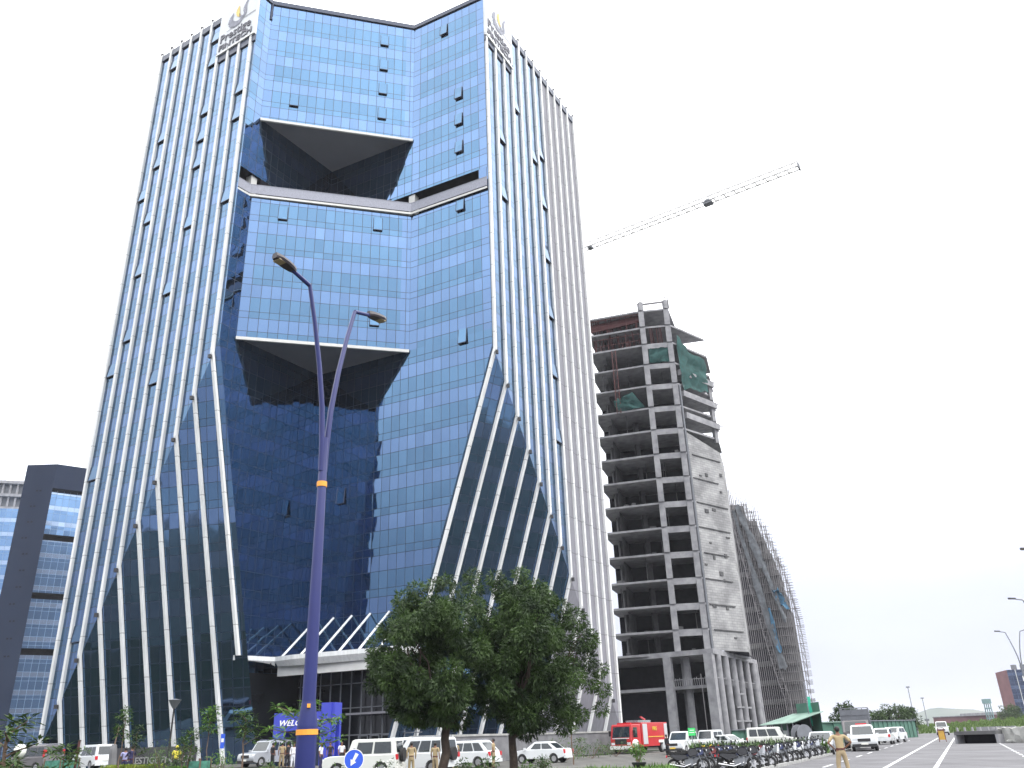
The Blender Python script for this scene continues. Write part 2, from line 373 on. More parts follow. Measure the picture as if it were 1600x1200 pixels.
# ------------------------------------------------------------------ terrain, roads
def sheet(name, poly, z, mat, nseg=1, kind='structure'):
    g=MB(); g.face([(x,y,z) for x,y in poly]); o=g.build(name,mat); props(o,kind=kind); return o
def gridsheet(name, x0,x1,y0,y1, dz, mat, st=3.0, inside=None):
    g=MB(); nx=max(1,int((x1-x0)/st)); ny=max(1,int((y1-y0)/st)); V=[]; F=[]
    for j in range(ny+1):
        for i in range(nx+1):
            x=x0+(x1-x0)*i/nx; y=y0+(y1-y0)*j/ny; V.append((x,y,gz(x,y)+dz))
    for j in range(ny):
        for i in range(nx):
            if inside:
                cx=x0+(x1-x0)*(i+.5)/nx; cy=y0+(y1-y0)*(j+.5)/ny
                if not inside(cx,cy): continue
            a=j*(nx+1)+i; F.append((a,a+1,a+nx+2,a+nx+1))
    g.mesh(V,F,0,True); o=g.build(name,mat); props(o,kind='structure'); return o
# one ground sheet to the horizon (finer near the scene so that it follows the gentle rise)
g=MB(); xs=[-6000,-2000,-600,-200,-100]+[-100+4*i for i in range(1,51)]+[140,200,600,2000,6000]
ys=[-3000,-600,-100,0,10]+[10+4*i for i in range(1,41)]+[200,300,600,2000,7000]
V=[(x,y,gz(x,y)-.03) for y in ys for x in xs]; n=len(xs)
F=[(j*n+i,j*n+i+1,(j+1)*n+i+1,(j+1)*n+i) for j in range(len(ys)-1) for i in range(n-1)]
g.mesh(V,F,0,True); props(g.build('ground',MT['soil']),kind='structure')

RD=Vector((math.sin(R(26.1)),math.cos(R(26.1)),0)); RN=Vector((RD.y,-RD.x,0))      # along the road / to its right
def rp_(a,b,z=0): p=RD*a+RN*b; return (p.x,p.y,z)
def strip(g,a0,a1,b0,b1,z): g.face([rp_(a0,b0,z),rp_(a0,b1,z),rp_(a1,b1,z),rp_(a1,b0,z)])
# white lines cross the image where the road runs away from us: offsets in metres from the camera
g=MB(); strip(g,-40,420,-8.2,26,.004); props(g.build('road',MT['asphalt']),kind='structure')
g=MB()
strip(g,10,160,-3.42,-3.24,.012); strip(g,10,170,-1.46,-1.28,.012)
for i in range(14): strip(g,22+i*7.0,25.2+i*7.0,-6.15,-6.0,.012)
for i in range(22): strip(g,30+i*3.0,31.6+i*3.0,2.3,2.45,.012)
strip(g,38,39.2,-9.2+1.2,-5.4,.012)
props(g.build('road_markings',MT['marking']),kind='structure')
# forecourt in front of the tower
def fore(x,y):
    b=x*RN.x+y*RN.y
    return b<-8.3
gridsheet('forecourt_paving',-70,60,50,112,.006,MT['paving'],2.5,fore)
g=MB()
for i in range(0,60):
    a=12+i*3.0; p0=Vector(rp_(a,-8.35)); p1=Vector(rp_(a+2.97,-8.35)); g.beam(p0+Vector((0,0,.05)),p1+Vector((0,0,.05)),.18,.16)
props(g.build('road_kerb',MT['kerb']),kind='structure')
def added_dark_lawn(name,x0,x1,y0,y1,f=None): gridsheet(name,x0,x1,y0,y1,.03,MT['added_dark_lawn'],2.0,f)  # dark planting added to darken what the undercut facets reflect
added_dark_lawn('added_dark_lawn',-110,-17.5,28,68)
added_dark_lawn('added_side_lawn',-110,-44.5,68,100,lambda x,y: (x+46.6)*(-.522)-(y-85.6)*.853>1.0)
added_dark_lawn('added_dark_bed',-60,-24,79,106,lambda x,y: (x+46.6)*(-.522)-(y-85.6)*.853>1.0)
added_dark_lawn('added_dark_bed_right',-14,24,68,106,lambda x,y: y<77.3+(x+1.9)*1.95 and y>70.5+(x+6)*1.42)  # added out of sight behind the plinth wall, for the right facet's reflection
# far hills
rr=random.Random(3)
def hill(name,az0,az1,d,h,mat):
    g=MB(); n=60; T=[];B_=[];K=[]
    ph=[rr.uniform(0,6) for _ in range(4)]
    for i in range(n+1):
        t=i/n; az=az0+(az1-az0)*t
        hh=h*(.55+.25*math.sin(t*7+ph[0])+.14*math.sin(t*17+ph[1])+.08*math.sin(t*41+ph[2])+.04*math.sin(t*90+ph[3]))*min(1,4*t,4*(1-t)+.1)
        x,y=pol(az,d); T.append((x,y,max(1,hh))); x,y=pol(az,d-250); B_.append((x,y,-.5)); x,y=pol(az,d+400); K.append((x,y,-.5))
    g.mesh(B_+T+K,[(i,i+1,i+n+2,i+n+1) for i in range(n)]+[(n+1+i,n+2+i,2*n+3+i,2*n+2+i) for i in range(n)],0,True)
    props(g.build(name,mat),kind='structure')
MT['hill']=pm('scrub_hillside',(.05,.075,.05),rough=1,col2=(.11,.12,.09),scale=.01,detail=8)
hill('hills',16,50,2600,60,MT['hill'])
# ------------------------------------------------------------------ the tower
A2=Vector((-46.6,85.6)); B2=Vector((-30.02,75.45)); C2=Vector((-28.97,77.16)); D2=Vector((-11.3,81.95)); E2=Vector((-1.9,77.3)); F2=Vector((11.0,101.2)); P2=Vector((-22.6,87.55))
G2=A2+(F2-E2)*1.05
HT=90.0
uAB=(B2-A2).normalized(); LAB=(B2-A2).length; vBP=(P2-B2).normalized()
uEF=(F2-E2).normalized(); LEF=(F2-E2).length; vEP=(P2-E2).normalized()
nAB=Vector((uAB.y,-uAB.x)); nEF=Vector((uEF.y,-uEF.x)); nCD=Vector(((D2-C2).y,-(D2-C2).x)).normalized(); nDE=Vector(((E2-D2).y,-(E2-D2).x)).normalized()
def hL(s): return 2.55+1.96*s
def hR(s): return max(0.0,39.9-1.39*s)
KL,KR=.237,.315
def p3(p,z): return Vector((p.x,p.y,z))
def AB(s,z,o=0.0): p=A2+uAB*s+nAB*o; return p3(p,z)
def EF(s,z,o=0.0): p=E2+uEF*s+nEF*o; return p3(p,z)
def LF(s,z,o=0.0):      # left undercut facet
    h=hL(s); p=A2+uAB*s+(vBP*.181+uAB*.066)*(h-z); return p3(p,z)
def RF(s,z,o=0.0):
    h=hR(s); p=E2+uEF*s+(vEP*.284-uEF*.05)*(h-z); return p3(p,z)

def LW(z): return p3(B2+vBP*(KL*(hL(LAB)-z)),z)      # edge of the notch's left wall
def RW(z): return p3(E2+vEP*(KR*(hR(0)-z)),z)        # edge of the notch's right wall
tower=thing('glass_office_tower','tall blue mirror-glass office tower with white slanting fins and two open notches in its front','office tower',(-20,88,0))
def wall(g,pts,org,ua,m=0,uoff=0.0):
    g.face(pts,m,[((Vector((p[0],p[1]))-org).dot(ua)+uoff,p[2]) for p in pts])
def rectwall(g,a,b,z0,z1,strips=(1.05,1.05)):
    """vertical glass wall a->b with spandrel-toned edge columns"""
    u=(b-a).normalized(); L=(b-a).length
    xs=[0,strips[0],L-strips[1],L]
    for i in range(3):
        if xs[i+1]-xs[i]<.01: continue
        q0=a+u*xs[i]; q1=a+u*xs[i+1]
        wall(g,[p3(q0,z0),p3(q1,z0),p3(q1,z1),p3(q0,z1)],a,u,1 if i!=1 else 0)
GM=[MT['glass'],MT['glass_span']]
def facet_uv(g,pts,org,ua,m=0): wall(g,pts,org,ua,m)

# left facade above the fold, and the undercut facet below it
g=MB(); wall(g,[AB(0,0),AB(0,2.55)]+[AB(LAB,hL(LAB)),AB(LAB,HT),AB(0,HT)],A2,uAB)
g.build('glass_facade',GM,tower,True)
g=MB(); wall(g,[LF(0,0),LF(LAB,0),LF(LAB,hL(LAB)),LF(0,2.55)],A2,uAB)
g.build('undercut_glass_facet',GM,tower,True)
# right facade: glass for the first seven bays, grey panels beyond
SG=15.85
g=MB(); wall(g,[EF(0,hR(0)),EF(SG,hR(SG)),EF(SG,HT),EF(0,HT)],E2,uEF); g.build('glass_facade',GM,tower,True)
g=MB(); g.face([EF(SG,hR(SG)),EF(LEF,hR(LEF)),EF(LEF,0),EF(LEF,HT)][:2]+[EF(LEF,HT),EF(SG,HT)]); g.face([EF(LEF,0),p3(G2,0),p3(G2,HT),EF(LEF,HT)]); g.face([p3(G2,0),AB(0,0),AB(0,HT),p3(G2,HT)])
g.build('grey_cladding',MT['panel_grey'],tower,True)
g=MB(); wall(g,[RF(0,0),RF(SG,0),RF(SG,hR(SG)),RF(0,hR(0))],E2,uEF); g.build('undercut_glass_facet',GM,tower,True)
g=MB(); g.face([RF(SG,0),RF(LEF,0),RF(LEF,hR(LEF)),RF(SG,hR(SG))]); g.build('undercut_grey_facet',MT['panel_grey'],tower,True)
# side wall of the notch (B to P) and right-hand wall (P to E)
S1,T0,T1,S2=71.0,59.6,62.8,41.7
g=MB()
wall(g,[LW(8.4),p3(P2,8.4),p3(P2,S2),p3(C2,S2),p3(B2,S2),p3(B2,hL(LAB))],B2,vBP)
rectwall(g,B2,C2,S2,T0,(0,1.0)); rectwall(g,B2,C2,T1,HT,(0,1.0)); wall(g,[p3(C2,T1),p3(P2,T1),p3(P2,S1),p3(C2,S1)],B2,vBP)
g.build('notch_side_wall',GM,tower,True)
uPE=(E2-P2).normalized()
g=MB()
ZL=8.4
wall(g,[p3(P2,ZL),RW(ZL),p3(E2,hR(0)),p3(E2,S2),p3(P2,S2)],P2,uPE)
rectwall(g,D2,E2,S2,T0); rectwall(g,D2,E2,T1,HT); wall(g,[p3(P2,T1),p3(D2,T1),p3(D2,S1),p3(P2,S1)],P2,uPE)
g.build('notch_rear_wall',GM,tower,True)
g=MB(); wall(g,[LF(LAB,0),LW(0),LW(hL(LAB)-.1)],B2,vBP); wall(g,[RW(0),RF(0,0),RW(hR(0)-.1)],E2,uEF); g.build('glass_return',GM,tower,True)
g=MB(); g.face([LW(0),p3(P2,0),p3(P2,8.4),LW(8.4)]); g.face([p3(P2,0),RW(0),RW(8.4),p3(P2,8.4)]); g.build('lobby_glazing',MT['lobby'],tower,True)
# the two hanging glass blocks between C and D
for z0,z1 in ((S1,HT),(S2,T0)):
    g=MB(); rectwall(g,C2,D2,z0,z1); blk=g.build('glass_block',GM,tower,True)
    g=MB(); a=C2+nCD*.04; b=D2+nCD*.04; g.beam(p3(a,z0-.1),p3(b,z0-.1),.22,.34); g.build('edge_trim',MT['trim'],blk,True)
    g=MB(); g.face([p3(C2,z0-.02),p3(D2,z0-.02),p3(P2,z0-.02)]); g.build('soffit',MT['soffit'],tower,True)
# open terrace floor between the blocks
t0=.18
g=MB(); poly=[B2-uAB*.1,C2+nCD*.25-Vector((.2,0)),D2+(nCD+nDE)*.16,E2+nDE*.25+uAB*.02]
g.prism([tuple(p) for p in (poly[0],poly[1],poly[2],poly[3],P2)],T0+.05,T0+.32)
terr=g.build('terrace_slab',MT['trim'],tower,True)
g=MB()
for a,b in zip(poly[:-1],poly[1:]):
    d=(b-a).normalized(); n=int((b-a).length/1.2)+1
    g.beam(p3(a,T0+1.0),p3(b,T0+1.0),.04,1.15)
g.build('balcony_rail',MT['rail'],tower,True)
g=MB()
for a,b in zip(poly[:-1],poly[1:]): g.beam(p3(a,T0+1.62),p3(b,T0+1.62),.09,.07)
g.build('handrail',MT['rail'],tower,True)
for q,off in ((C2,Vector((-.45,.60))),(D2,Vector((.20,.55)))):
    g=MB(); g.box((q.x+off.x,q.y+off.y,(T0+T1)/2+.1),(.85,.85,T1-T0-.3),R(-28)); g.build('column',MT['trim'],tower,True)
# recess behind the terrace, shade put in as near-black, its ceiling, and the strip of wall by the right corner
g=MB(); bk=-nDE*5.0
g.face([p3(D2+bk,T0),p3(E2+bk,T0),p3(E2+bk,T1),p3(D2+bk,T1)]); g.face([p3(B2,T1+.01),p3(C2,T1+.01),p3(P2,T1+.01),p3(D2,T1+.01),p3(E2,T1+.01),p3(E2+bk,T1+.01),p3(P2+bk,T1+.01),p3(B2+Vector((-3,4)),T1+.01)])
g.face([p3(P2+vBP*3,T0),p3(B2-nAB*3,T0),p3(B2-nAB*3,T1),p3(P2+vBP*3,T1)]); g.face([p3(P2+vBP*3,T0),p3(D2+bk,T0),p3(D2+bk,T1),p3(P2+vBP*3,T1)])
g.build('terrace_recess',MT['shade_fill'],tower,True)
g=MB(); rectwall(g,E2-uPE*1.2,E2,T0+.4,T1,(0,1.2)); g.build('corner_glass_strip',GM,tower,True)
# roof and dark parapet line
g=MB(); g.face([p3(q,HT-.4) for q in (A2,B2,C2,D2,E2,F2,G2)]); g.build('roof',MT['panel_grey'],tower,True)
g=MB()
for a,b,n_ in ((B2,C2,Vector((.3,-.95))),(C2,D2,nCD),(D2,E2,nDE)):
    g.beam(p3(a+n_*.03,HT-.1),p3(b+n_*.03,HT-.1),.3,.62)
g.beam(p3(C2+nCD*.12,HT-3.0),p3(C2+nCD*.12,HT),.22,.22)
g.build('parapet',MT['parapet'],tower,True)

# fins: each a white box section bending at the fold, with a small fitting at the bend and at the top
FW,FD=.38,.27
def fin(path,off,side,top_fit=True,bend=None):
    """path: list of wall points; off: outward direction; side: direction across"""
    g=MB(); off=Vector((*off,0)); side=Vector((*side,0))
    rings=[]
    for p in path:
        rings.append([p+side*(-FW/2),p+side*(FW/2),p+side*(FW/2)+off*FD,p+side*(-FW/2)+off*FD])
    V=[q for r in rings for q in r]; Fc=[]
    for i in range(len(rings)-1):
        for k in range(4): a=i*4+k; b_=i*4+(k+1)%4; Fc.append((a,b_,b_+4,a+4))
    g.mesh(V,Fc); g.face(rings[0][::-1]); g.face(rings[-1])
    f=g.build('fin',MT['fin'],tower,True)
    if top_fit: g=MB(); g.box(path[0]+off*(FD*.6)+Vector((0,0,.12)),(.32,.32,.36)); g.build('floodlight',MT['fin_dark'],f,True)
    if bend is not None: g=MB(); g.box(bend+off*(FD+.08)+Vector((0,0,-.5)),(.30,.30,.38)); g.build('floodlight',MT['fin_dark'],f,True)
for i in range(10):
    s=-.02+2.083*i
    top=HT+.25 if i<6 else 83.0
    h=hL(s); zb=9.7 if i==9 else (0.0)
    z0=LF(s,zb)
    fin([AB(s,top),AB(s,h),z0],nAB,uAB,True,AB(s,h) if i>0 else None)
for i in range(13):
    s=.32+2.2*i
    if s>LEF: s=LEF-.2
    top=HT+.25 if i>3 else 83.6
    h=max(hR(s),.5)
    fin([EF(s,top),EF(s,h),RF(s,0)],nEF,uEF,True,EF(s,h))
for q0_,q1_ in ((AB(12.4,83.0,.18),AB(LAB,83.0,.18)),(EF(0,83.4,.18),EF(7.0,83.4,.18))): g=MB(); g.beam(q0_,q1_,.36,.3); g.build('fin_cap_rail',MT['fin'],tower,True)
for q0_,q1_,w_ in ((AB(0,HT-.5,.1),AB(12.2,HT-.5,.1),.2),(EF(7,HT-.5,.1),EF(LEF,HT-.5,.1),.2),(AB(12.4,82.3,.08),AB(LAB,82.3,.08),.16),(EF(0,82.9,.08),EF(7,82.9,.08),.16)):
    g=MB(); g.beam(q0_,q1_,w_,1.0); g.build('dark_band',MT['parapet'],tower,True)  # solid dark blue strips along the fin tops

# open top-hung windows
def owin(pt,u,n_,wd=1.0,ht=1.75,tilt=5):
    g=MB(); u3=Vector((*u,0)); n3=Vector((*n_,0)); t=R(tilt)
    dn=Vector((0,0,-math.cos(t)))*ht+n3*(math.sin(t)*ht)
    a=pt+Vector((0,0,ht))-u3*(wd/2)+n3*.05; b=a+u3*wd
    wall(g,[a+dn,b+dn,b,a],Vector((0,0)),u,0)
    e=n3*(-.05)
    o=g.build('open_window',[MT['glass_vis']],tower,True)
    g=MB(); g.beam(a+dn,b+dn,.1,.08); g.beam(a+dn,a,.06,.06); g.beam(b+dn,b,.06,.06)
    g.face([a-n3*.03,b-n3*.03,b-n3*.03-Vector((0,0,ht)),a-n3*.03-Vector((0,0,ht))])
    g.build('frame',MT['parapet'],o,True)
for s,z in ((3.1,86.2),(11.1,86.2),(11.1,82.1),(11.1,74.2),(11.1,70.1),(11.1,66.1),(3.1,73.9),(3.1,69.8),(17.1,74.4),(17.1,70.3),(17.1,58.5),(11.1,57.5),(3.1,61.4),(3.1,53.9),(1.1,41.3),(9.1,38.2),(1.1,29.0),(3.1,12.0),(1.1,65.6),(3.1,45.2),(9.1,49.3)):
    owin(AB((math.floor(s/2.0)+.5)*2.083,z),uAB,nAB,1.55,1.6,4.5)
uCD=(D2-C2).normalized(); uDE=(E2-D2).normalized()
for s,z in ((14.4,85.8),(14.4,81.6),(14.4,77.6),(14.4,73.6),(3.7,73.6),(3.6,57.0),(14.4,57.0),(14.4,44.4)):
    p=C2+uCD*s; owin(p3(p,z),uCD,nCD,1.02,1.75,4)
for s,z in ((6.7,74.6),(6.7,70.5),(6.7,66.3),(6.8,57.9),(6.9,40.8),(4.6,86.2)):
    p=D2+uDE*s; owin(p3(p,z),uDE,nDE,1.02,1.75,6)
p=P2+uPE*4.2; owin(p3(p,25.5),uPE,nDE,1.02,1.75,6)
for s,z in ((3.7,69.0),(7.9,77.0),(12.5,72.0),(14.7,66.0),(14.7,57.8),(14.7,49.5),(14.7,41.5),(14.7,33.2),(14.7,74.0),(3.7,60.5)):
    owin(EF(s,z),uEF,nEF,1.5,1.7,5)

# roof-corner sign boards with emblem, script name and a line of capitals
def text_mesh(name,body,size,mat,parent,org,u,up,n_,depth=.05,slant=0.0,align='LEFT',sx=1.0,bold=0.0):
    cu=bpy.data.curves.new(name,'FONT'); cu.body=body; cu.size=size; cu.extrude=depth; cu.shear=slant; cu.align_x=align; cu.offset=bold; cu.resolution_u=3
    to=bpy.data.objects.new(name,cu); COL.objects.link(to)
    dg=bpy.context.evaluated_depsgraph_get(); dg.update()
    me=bpy.data.meshes.new_from_object(to.evaluated_get(dg)); COL.objects.unlink(to); bpy.data.objects.remove(to)
    M=Matrix(((u.x*sx,up.x,n_.x),(u.y*sx,up.y,n_.y),(u.z*sx,up.z,n_.z))).to_4x4()
    off=Vector(org)
    q=parent
    while q is not None: off=off-Vector(q.location); q=q.parent
    me.transform(Matrix.Translation(off)@M); me.materials.clear(); me.materials.append(mat)
    o=bpy.data.objects.new(name,me); COL.objects.link(o); o.parent=parent; return o
UP=Vector((0,0,1))
def roof_sign(f,s0,s1,z0,z1,u,n_):
    u3=Vector((*u,0)); n3=Vector((*n_,0)); W_=s1-s0
    g=MB(); a=f(s0,z0,.30); b=f(s1,z0,.30); g.face([a,b,f(s1,z1,.30),f(s0,z1,.30)])
    g.face([f(s0,z1,.3),f(s1,z1,.3),f(s1,z1,-.3),f(s0,z1,-.3)]); g.face([f(s0,z0,.3),f(s0,z0,-.3),f(s0,z1,-.3),f(s0,z1,.3)]); g.face([f(s1,z0,.3),f(s1,z0,-.3),f(s1,z1,-.3),f(s1,z1,.3)])
    bd=g.build('sign_board',MT['sign_white'],tower,True)
    def Q(x,z,o=.36): return f(s0+x*W_,z0+z*(z1-z0),o)
    # emblem: a cupped wing, a sweeping plume and a yellow flame
    g=MB()
    def blade(pts,ws):
        for i in range(len(pts)-1):
            (x0,y0),(x1,y1)=pts[i],pts[i+1]; dx,dy=x1-x0,y1-y0; L=math.hypot(dx,dy); nx,ny=-dy/L,dx/L
            g.face([Q(x0+nx*ws[i],y0+ny*ws[i]),Q(x0-nx*ws[i],y0-ny*ws[i]),Q(x1-nx*ws[i+1],y1-ny*ws[i+1]),Q(x1+nx*ws[i+1],y1+ny*ws[i+1])])
    blade([(.36,.78),(.30,.68),(.30,.57),(.38,.49),(.50,.46),(.60,.50),(.66,.60)],[.01,.05,.07,.075,.06,.04,.01])
    blade([(.76,.93),(.68,.82),(.66,.72),(.69,.62),(.66,.54)],[.005,.03,.045,.04,.02])
    blade([(.62,.55),(.55,.60),(.52,.68)],[.03,.025,.01])
    g.build('emblem',MT['ink_grey'],bd,True)
    g=MB(); blade([(.50,.88),(.47,.78),(.49,.68),(.55,.60)],[.01,.05,.045,.02]); g.build('emblem_flame',MT['gold'],bd,True)
    g=MB(); blade([(.22,.415),(.55,.43)],[.006,.006]); blade([(.66,.50),(.97,.50)],[.008,.008]); g.build('rule',MT['ink'],bd,True)
    text_mesh('lettering','Prestige',W_*.265,MT['ink'],bd,f(s0+W_*.06,z0+(z1-z0)*.215,.36),u3,UP,n3,.04,0.0,sx=.96,bold=.02)
    text_mesh('lettering','FINTECH',W_*.17,MT['ink'],bd,f(s0+W_*.05,z0+(z1-z0)*.035,.36),u3,UP,n3,.04,0.0,sx=1.28,bold=.03)
roof_sign(AB,12.4,LAB,83.15,90.4,uAB,nAB)
roof_sign(EF,0.0,7.0,83.6,90.8,uEF,nEF)

# entrance canopy, its deep fascia and the raking struts that hold it
n2=nDE
def PE(t,o,z): p=P2+uPE*t+n2*o; return p3(p,z)
zc=9.75
front=[Vector((-26.75,79.4)),Vector((-25.3,80.6)),Vector((-24.0,82.2)),P2+uPE*1.4+n2*5.2,P2+uPE*4.0+n2*5.6,P2+uPE*8.0+n2*5.3,P2+uPE*13.0+n2*5.0,P2+uPE*16.0+n2*4.9]
back=[P2+uPE*15.5+n2*.1,P2+uPE*.5+n2*.2,B2+vBP*9.0]
g=MB(); poly=[tuple(p) for p in front+back]
g.prism(poly,zc-.40,zc)
# rounded lip under the front edge, thicker towards the right
for i in range(len(front)-1):
    a,b=front[i],front[i+1]; th0=.05+.75*min(1,max(0,(i-1)/2.5)); th1=.05+.75*min(1,max(0,i/2.5))
    d=(b-a).normalized(); nn=Vector((d.y,-d.x))
    g.face([p3(a,zc-.40),p3(b,zc-.40),p3(b-nn*.5*th1,zc-.4-th1*.7),p3(a-nn*.5*th0,zc-.4-th0*.7)])
can=g.build('canopy',MT['fin'],tower,True)
g=MB(); a=P2+uPE*1.2+n2*4.3; b=P2+uPE*16.0+n2*4.2; g.beam(p3(a,zc-1.2),p3(b,zc-1.2),.5,1.1); g.face([p3(a,zc-1.2),p3(b,zc-1.2),PE(15.5,.1,zc-1.2),PE(.5,.1,zc-1.2)]); g.build('fascia',MT['trim'],can,True)
for i in range(6):
    t=.55+i*2.28
    top=PE(t+1.2,.05,13.65); base=PE(t+1.2,4.7,zc)
    g=MB(); g.tube([base,top],.11,8); g.build('strut',MT['fin'],can,True)
# mullions and doors over the shade-darkened lobby glass
g=MB()
for i in range(12): g.beam(PE(.6+i*1.25,.35,0),PE(.6+i*1.25,.35,zc-1.4),.08,.12)
for z in (2.6,5.0,7.2): g.beam(PE(.3,.37,z),PE(15,.37,z),.09,.09)
g.build('lobby_mullions',MT['pole_grey'],tower,True)
g=MB(); g.beam(PE(7.5,1.2,4.4),PE(14.5,1.2,4.4),1.4,.18); g.build('door_hood',MT['panel_grey'],tower,True)
for i in range(3):
    g=MB(); c=PE(8.6+i*1.3,.55,0)
    for dx in (-.5,.5): g.beam(c+Vector((*uPE,0))*dx,c+Vector((*uPE,0))*dx+UP*2.5,.08,.08)
    g.beam(c-Vector((*uPE,0))*.5+UP*2.5,c+Vector((*uPE,0))*.5+UP*2.5,.08,.08); g.beam(c-Vector((*uPE,0))*.5+UP*1.1,c+Vector((*uPE,0))*.5+UP*1.1,.05,.06)
    g.build('lobby_door',MT['pole_grey'],tower,True)

# blue entrance portal, a thing of its own in front of the lobby
pa=Vector(pol(-15.83,76)); pb=Vector(pol(-12.35,73.6)); pc=Vector(pol(-11.75,75.0))
por=thing('entrance_portal','bright blue entrance portal with white lettering under the tower canopy','portal',(*pa,gz(*pa)))
up_=(pb-pa).normalized(); npn=Vector((up_.y,-up_.x)); Lp=(pb-pa).length
def PO(x,z,o=0): p=pa+up_*x+npn*o; return Vector((p.x,p.y,z))
Hl=4.35
g=MB()
for x0,x1,z0,z1 in ((0,.95,0,Hl),(.95,Lp-.75,2.95,Hl),(Lp-.9,Lp,0,Hl+.65)):
    a=PO(x0,z0,0); b=PO(x1,z1,0); c=(PO(x0,z0)+PO(x1,z1))/2
    g.box(c-Vector((*npn,0))*.6,(x1-x0,1.2,z1-z0),math.atan2(up_.y,up_.x))
g.build('portal_frame',MT['portal_blue'],por,True)
u4=(pc-pb).normalized(); g=MB()
for x0,x1,z0,z1 in ((0,.25,0,Hl+.64),(.25,.85,3.5,Hl+.64),(.85,1.15,0,Hl+.64)):
    c=pb+u4*((x0+x1)/2)+Vector((.05,.1)); g.box((c.x,c.y,(z0+z1)/2),(x1-x0,.5,z1-z0),math.atan2(u4.y,u4.x))
g.build('side_panel',MT['portal_blue'],por,True)
g=MB(); c=(PO(.95,0,-1.0)+PO(Lp-.9,2.95,-1.0))/2; g.box(c,(Lp-1.9,.1,2.95),math.atan2(up_.y,up_.x)); g.build('doorway',MT['parapet'],por,True)
text_mesh('lettering','WELCOME',.62,MT['white_mark'],por,PO(.45,3.35,.04),Vector((*up_,0)),UP,Vector((*npn,0)),.02,.3,sx=1.15,bold=.01)
# ------------------------------------------------------------------ concrete frame under construction
def lerp(a,b,t): return a+(b-a)*t
cL=Vector(pol(6.0,137.2)); cM=Vector(pol(10.25,135.6)); cR=Vector(pol(12.35,136.0)); cB=Vector(pol(14.7,144.0))
frame=thing('unfinished_concrete_tower','unfinished raw concrete tower with open floors and a blockwork flank, right beside the glass tower','building',(*cM,0))
LV=[13.2,16.6,20.5,24.5,28.7,32.9,37.1,41.3,45.5,49.9,54.1,58.3,62.3,66.3,69.8,73.2]
bkv=(cB-cR).normalized()
uLM=(cM-cL).normalized(); nLM=Vector((uLM.y,-uLM.x)); uMR=(cR-cM).normalized(); nMR=Vector((uMR.y,-uMR.x)); nRB=Vector((bkv.y,-bkv.x))
depth=-nLM*14
def V3(p,z): return Vector((p.x,p.y,z))
rc=random.Random(11)
g0=MB()
for i,z in enumerate(LV):
    # open bays left of the column line: slab edge with rough thickness; slab runs back 14 m
    poly=[cL+nLM*.15,cM+nLM*.15,cR+nMR*.15,(cR if z<48 or z>70 else cB)+nRB*.15*(z<48)+bkv*(0 if z<48 else 0),(cB if z<=68 else cR+bkv*.5)+depth*.55,cL+depth]
    g=MB(); g.prism([tuple(p) for p in poly],z-.30,z+rc.uniform(0,.05)); g.build('floor_slab',MT['concrete'],frame,True)
for i in range(len(LV)-1):
    z0,z1=LV[i]+.05,LV[i+1]-.3
    top=i>=13
    # paired columns and deep beams of the front bay
    for q,wd in ((cM,.95),(cR-uMR*.45,.95)):
        g=MB(); g.box((q.x,q.y,(z0+z1)/2),(wd,.8,z1-z0),math.atan2(uMR.y,uMR.x)); g.build('column',MT['concrete'],frame,True)
    if not top:
        g=MB(); a=cM+uMR*.5; b=cR-uMR*.95; g.beam(V3(a,z1-.35)+Vector((*nMR,0))*.02,V3(b,z1-.35)+Vector((*nMR,0))*.02,.5,.7)
        g.build('edge_beam',MT['concrete'],frame,True)
    # interior columns and rear walls in darkened colours that put in the floor shade
    for t in (.18,.62):
        q=lerp(cL,cM,t)+depth*.42
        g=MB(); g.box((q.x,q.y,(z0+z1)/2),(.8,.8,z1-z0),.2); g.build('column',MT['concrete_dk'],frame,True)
    wl=lerp(cL,cM,.27)
    for _k in range(rc.randint(2,5)):   # stacked material, drums and props left on the floor
        g=MB(); q=lerp(cL,cR,rc.uniform(.1,.95))+depth*rc.uniform(.05,.3); s_=rc.uniform(.3,.9)
        if rc.random()<.5: g.box((q.x,q.y,z0+s_*.5),(rc.uniform(.5,1.8),.6,s_),rc.uniform(0,3))
        else: g.beam(V3(q,z0),V3(q,z1),.09)
        g.build('stored_material',MT['concrete_dk'],frame,True)
    g=MB()
    g.face([V3(wl+depth*.12,z0),V3(wl+depth*.95,z0),V3(wl+depth*.95,z1),V3(wl+depth*.12,z1)])
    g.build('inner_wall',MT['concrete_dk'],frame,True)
    g=MB(); g.face([V3(cL+depth*.6,z0),V3(cR+depth*.6,z0),V3(cR+depth*.6,z1),V3(cL+depth*.6,z1)]); g.build('rear_wall',MT['shade_fill'],frame,True)
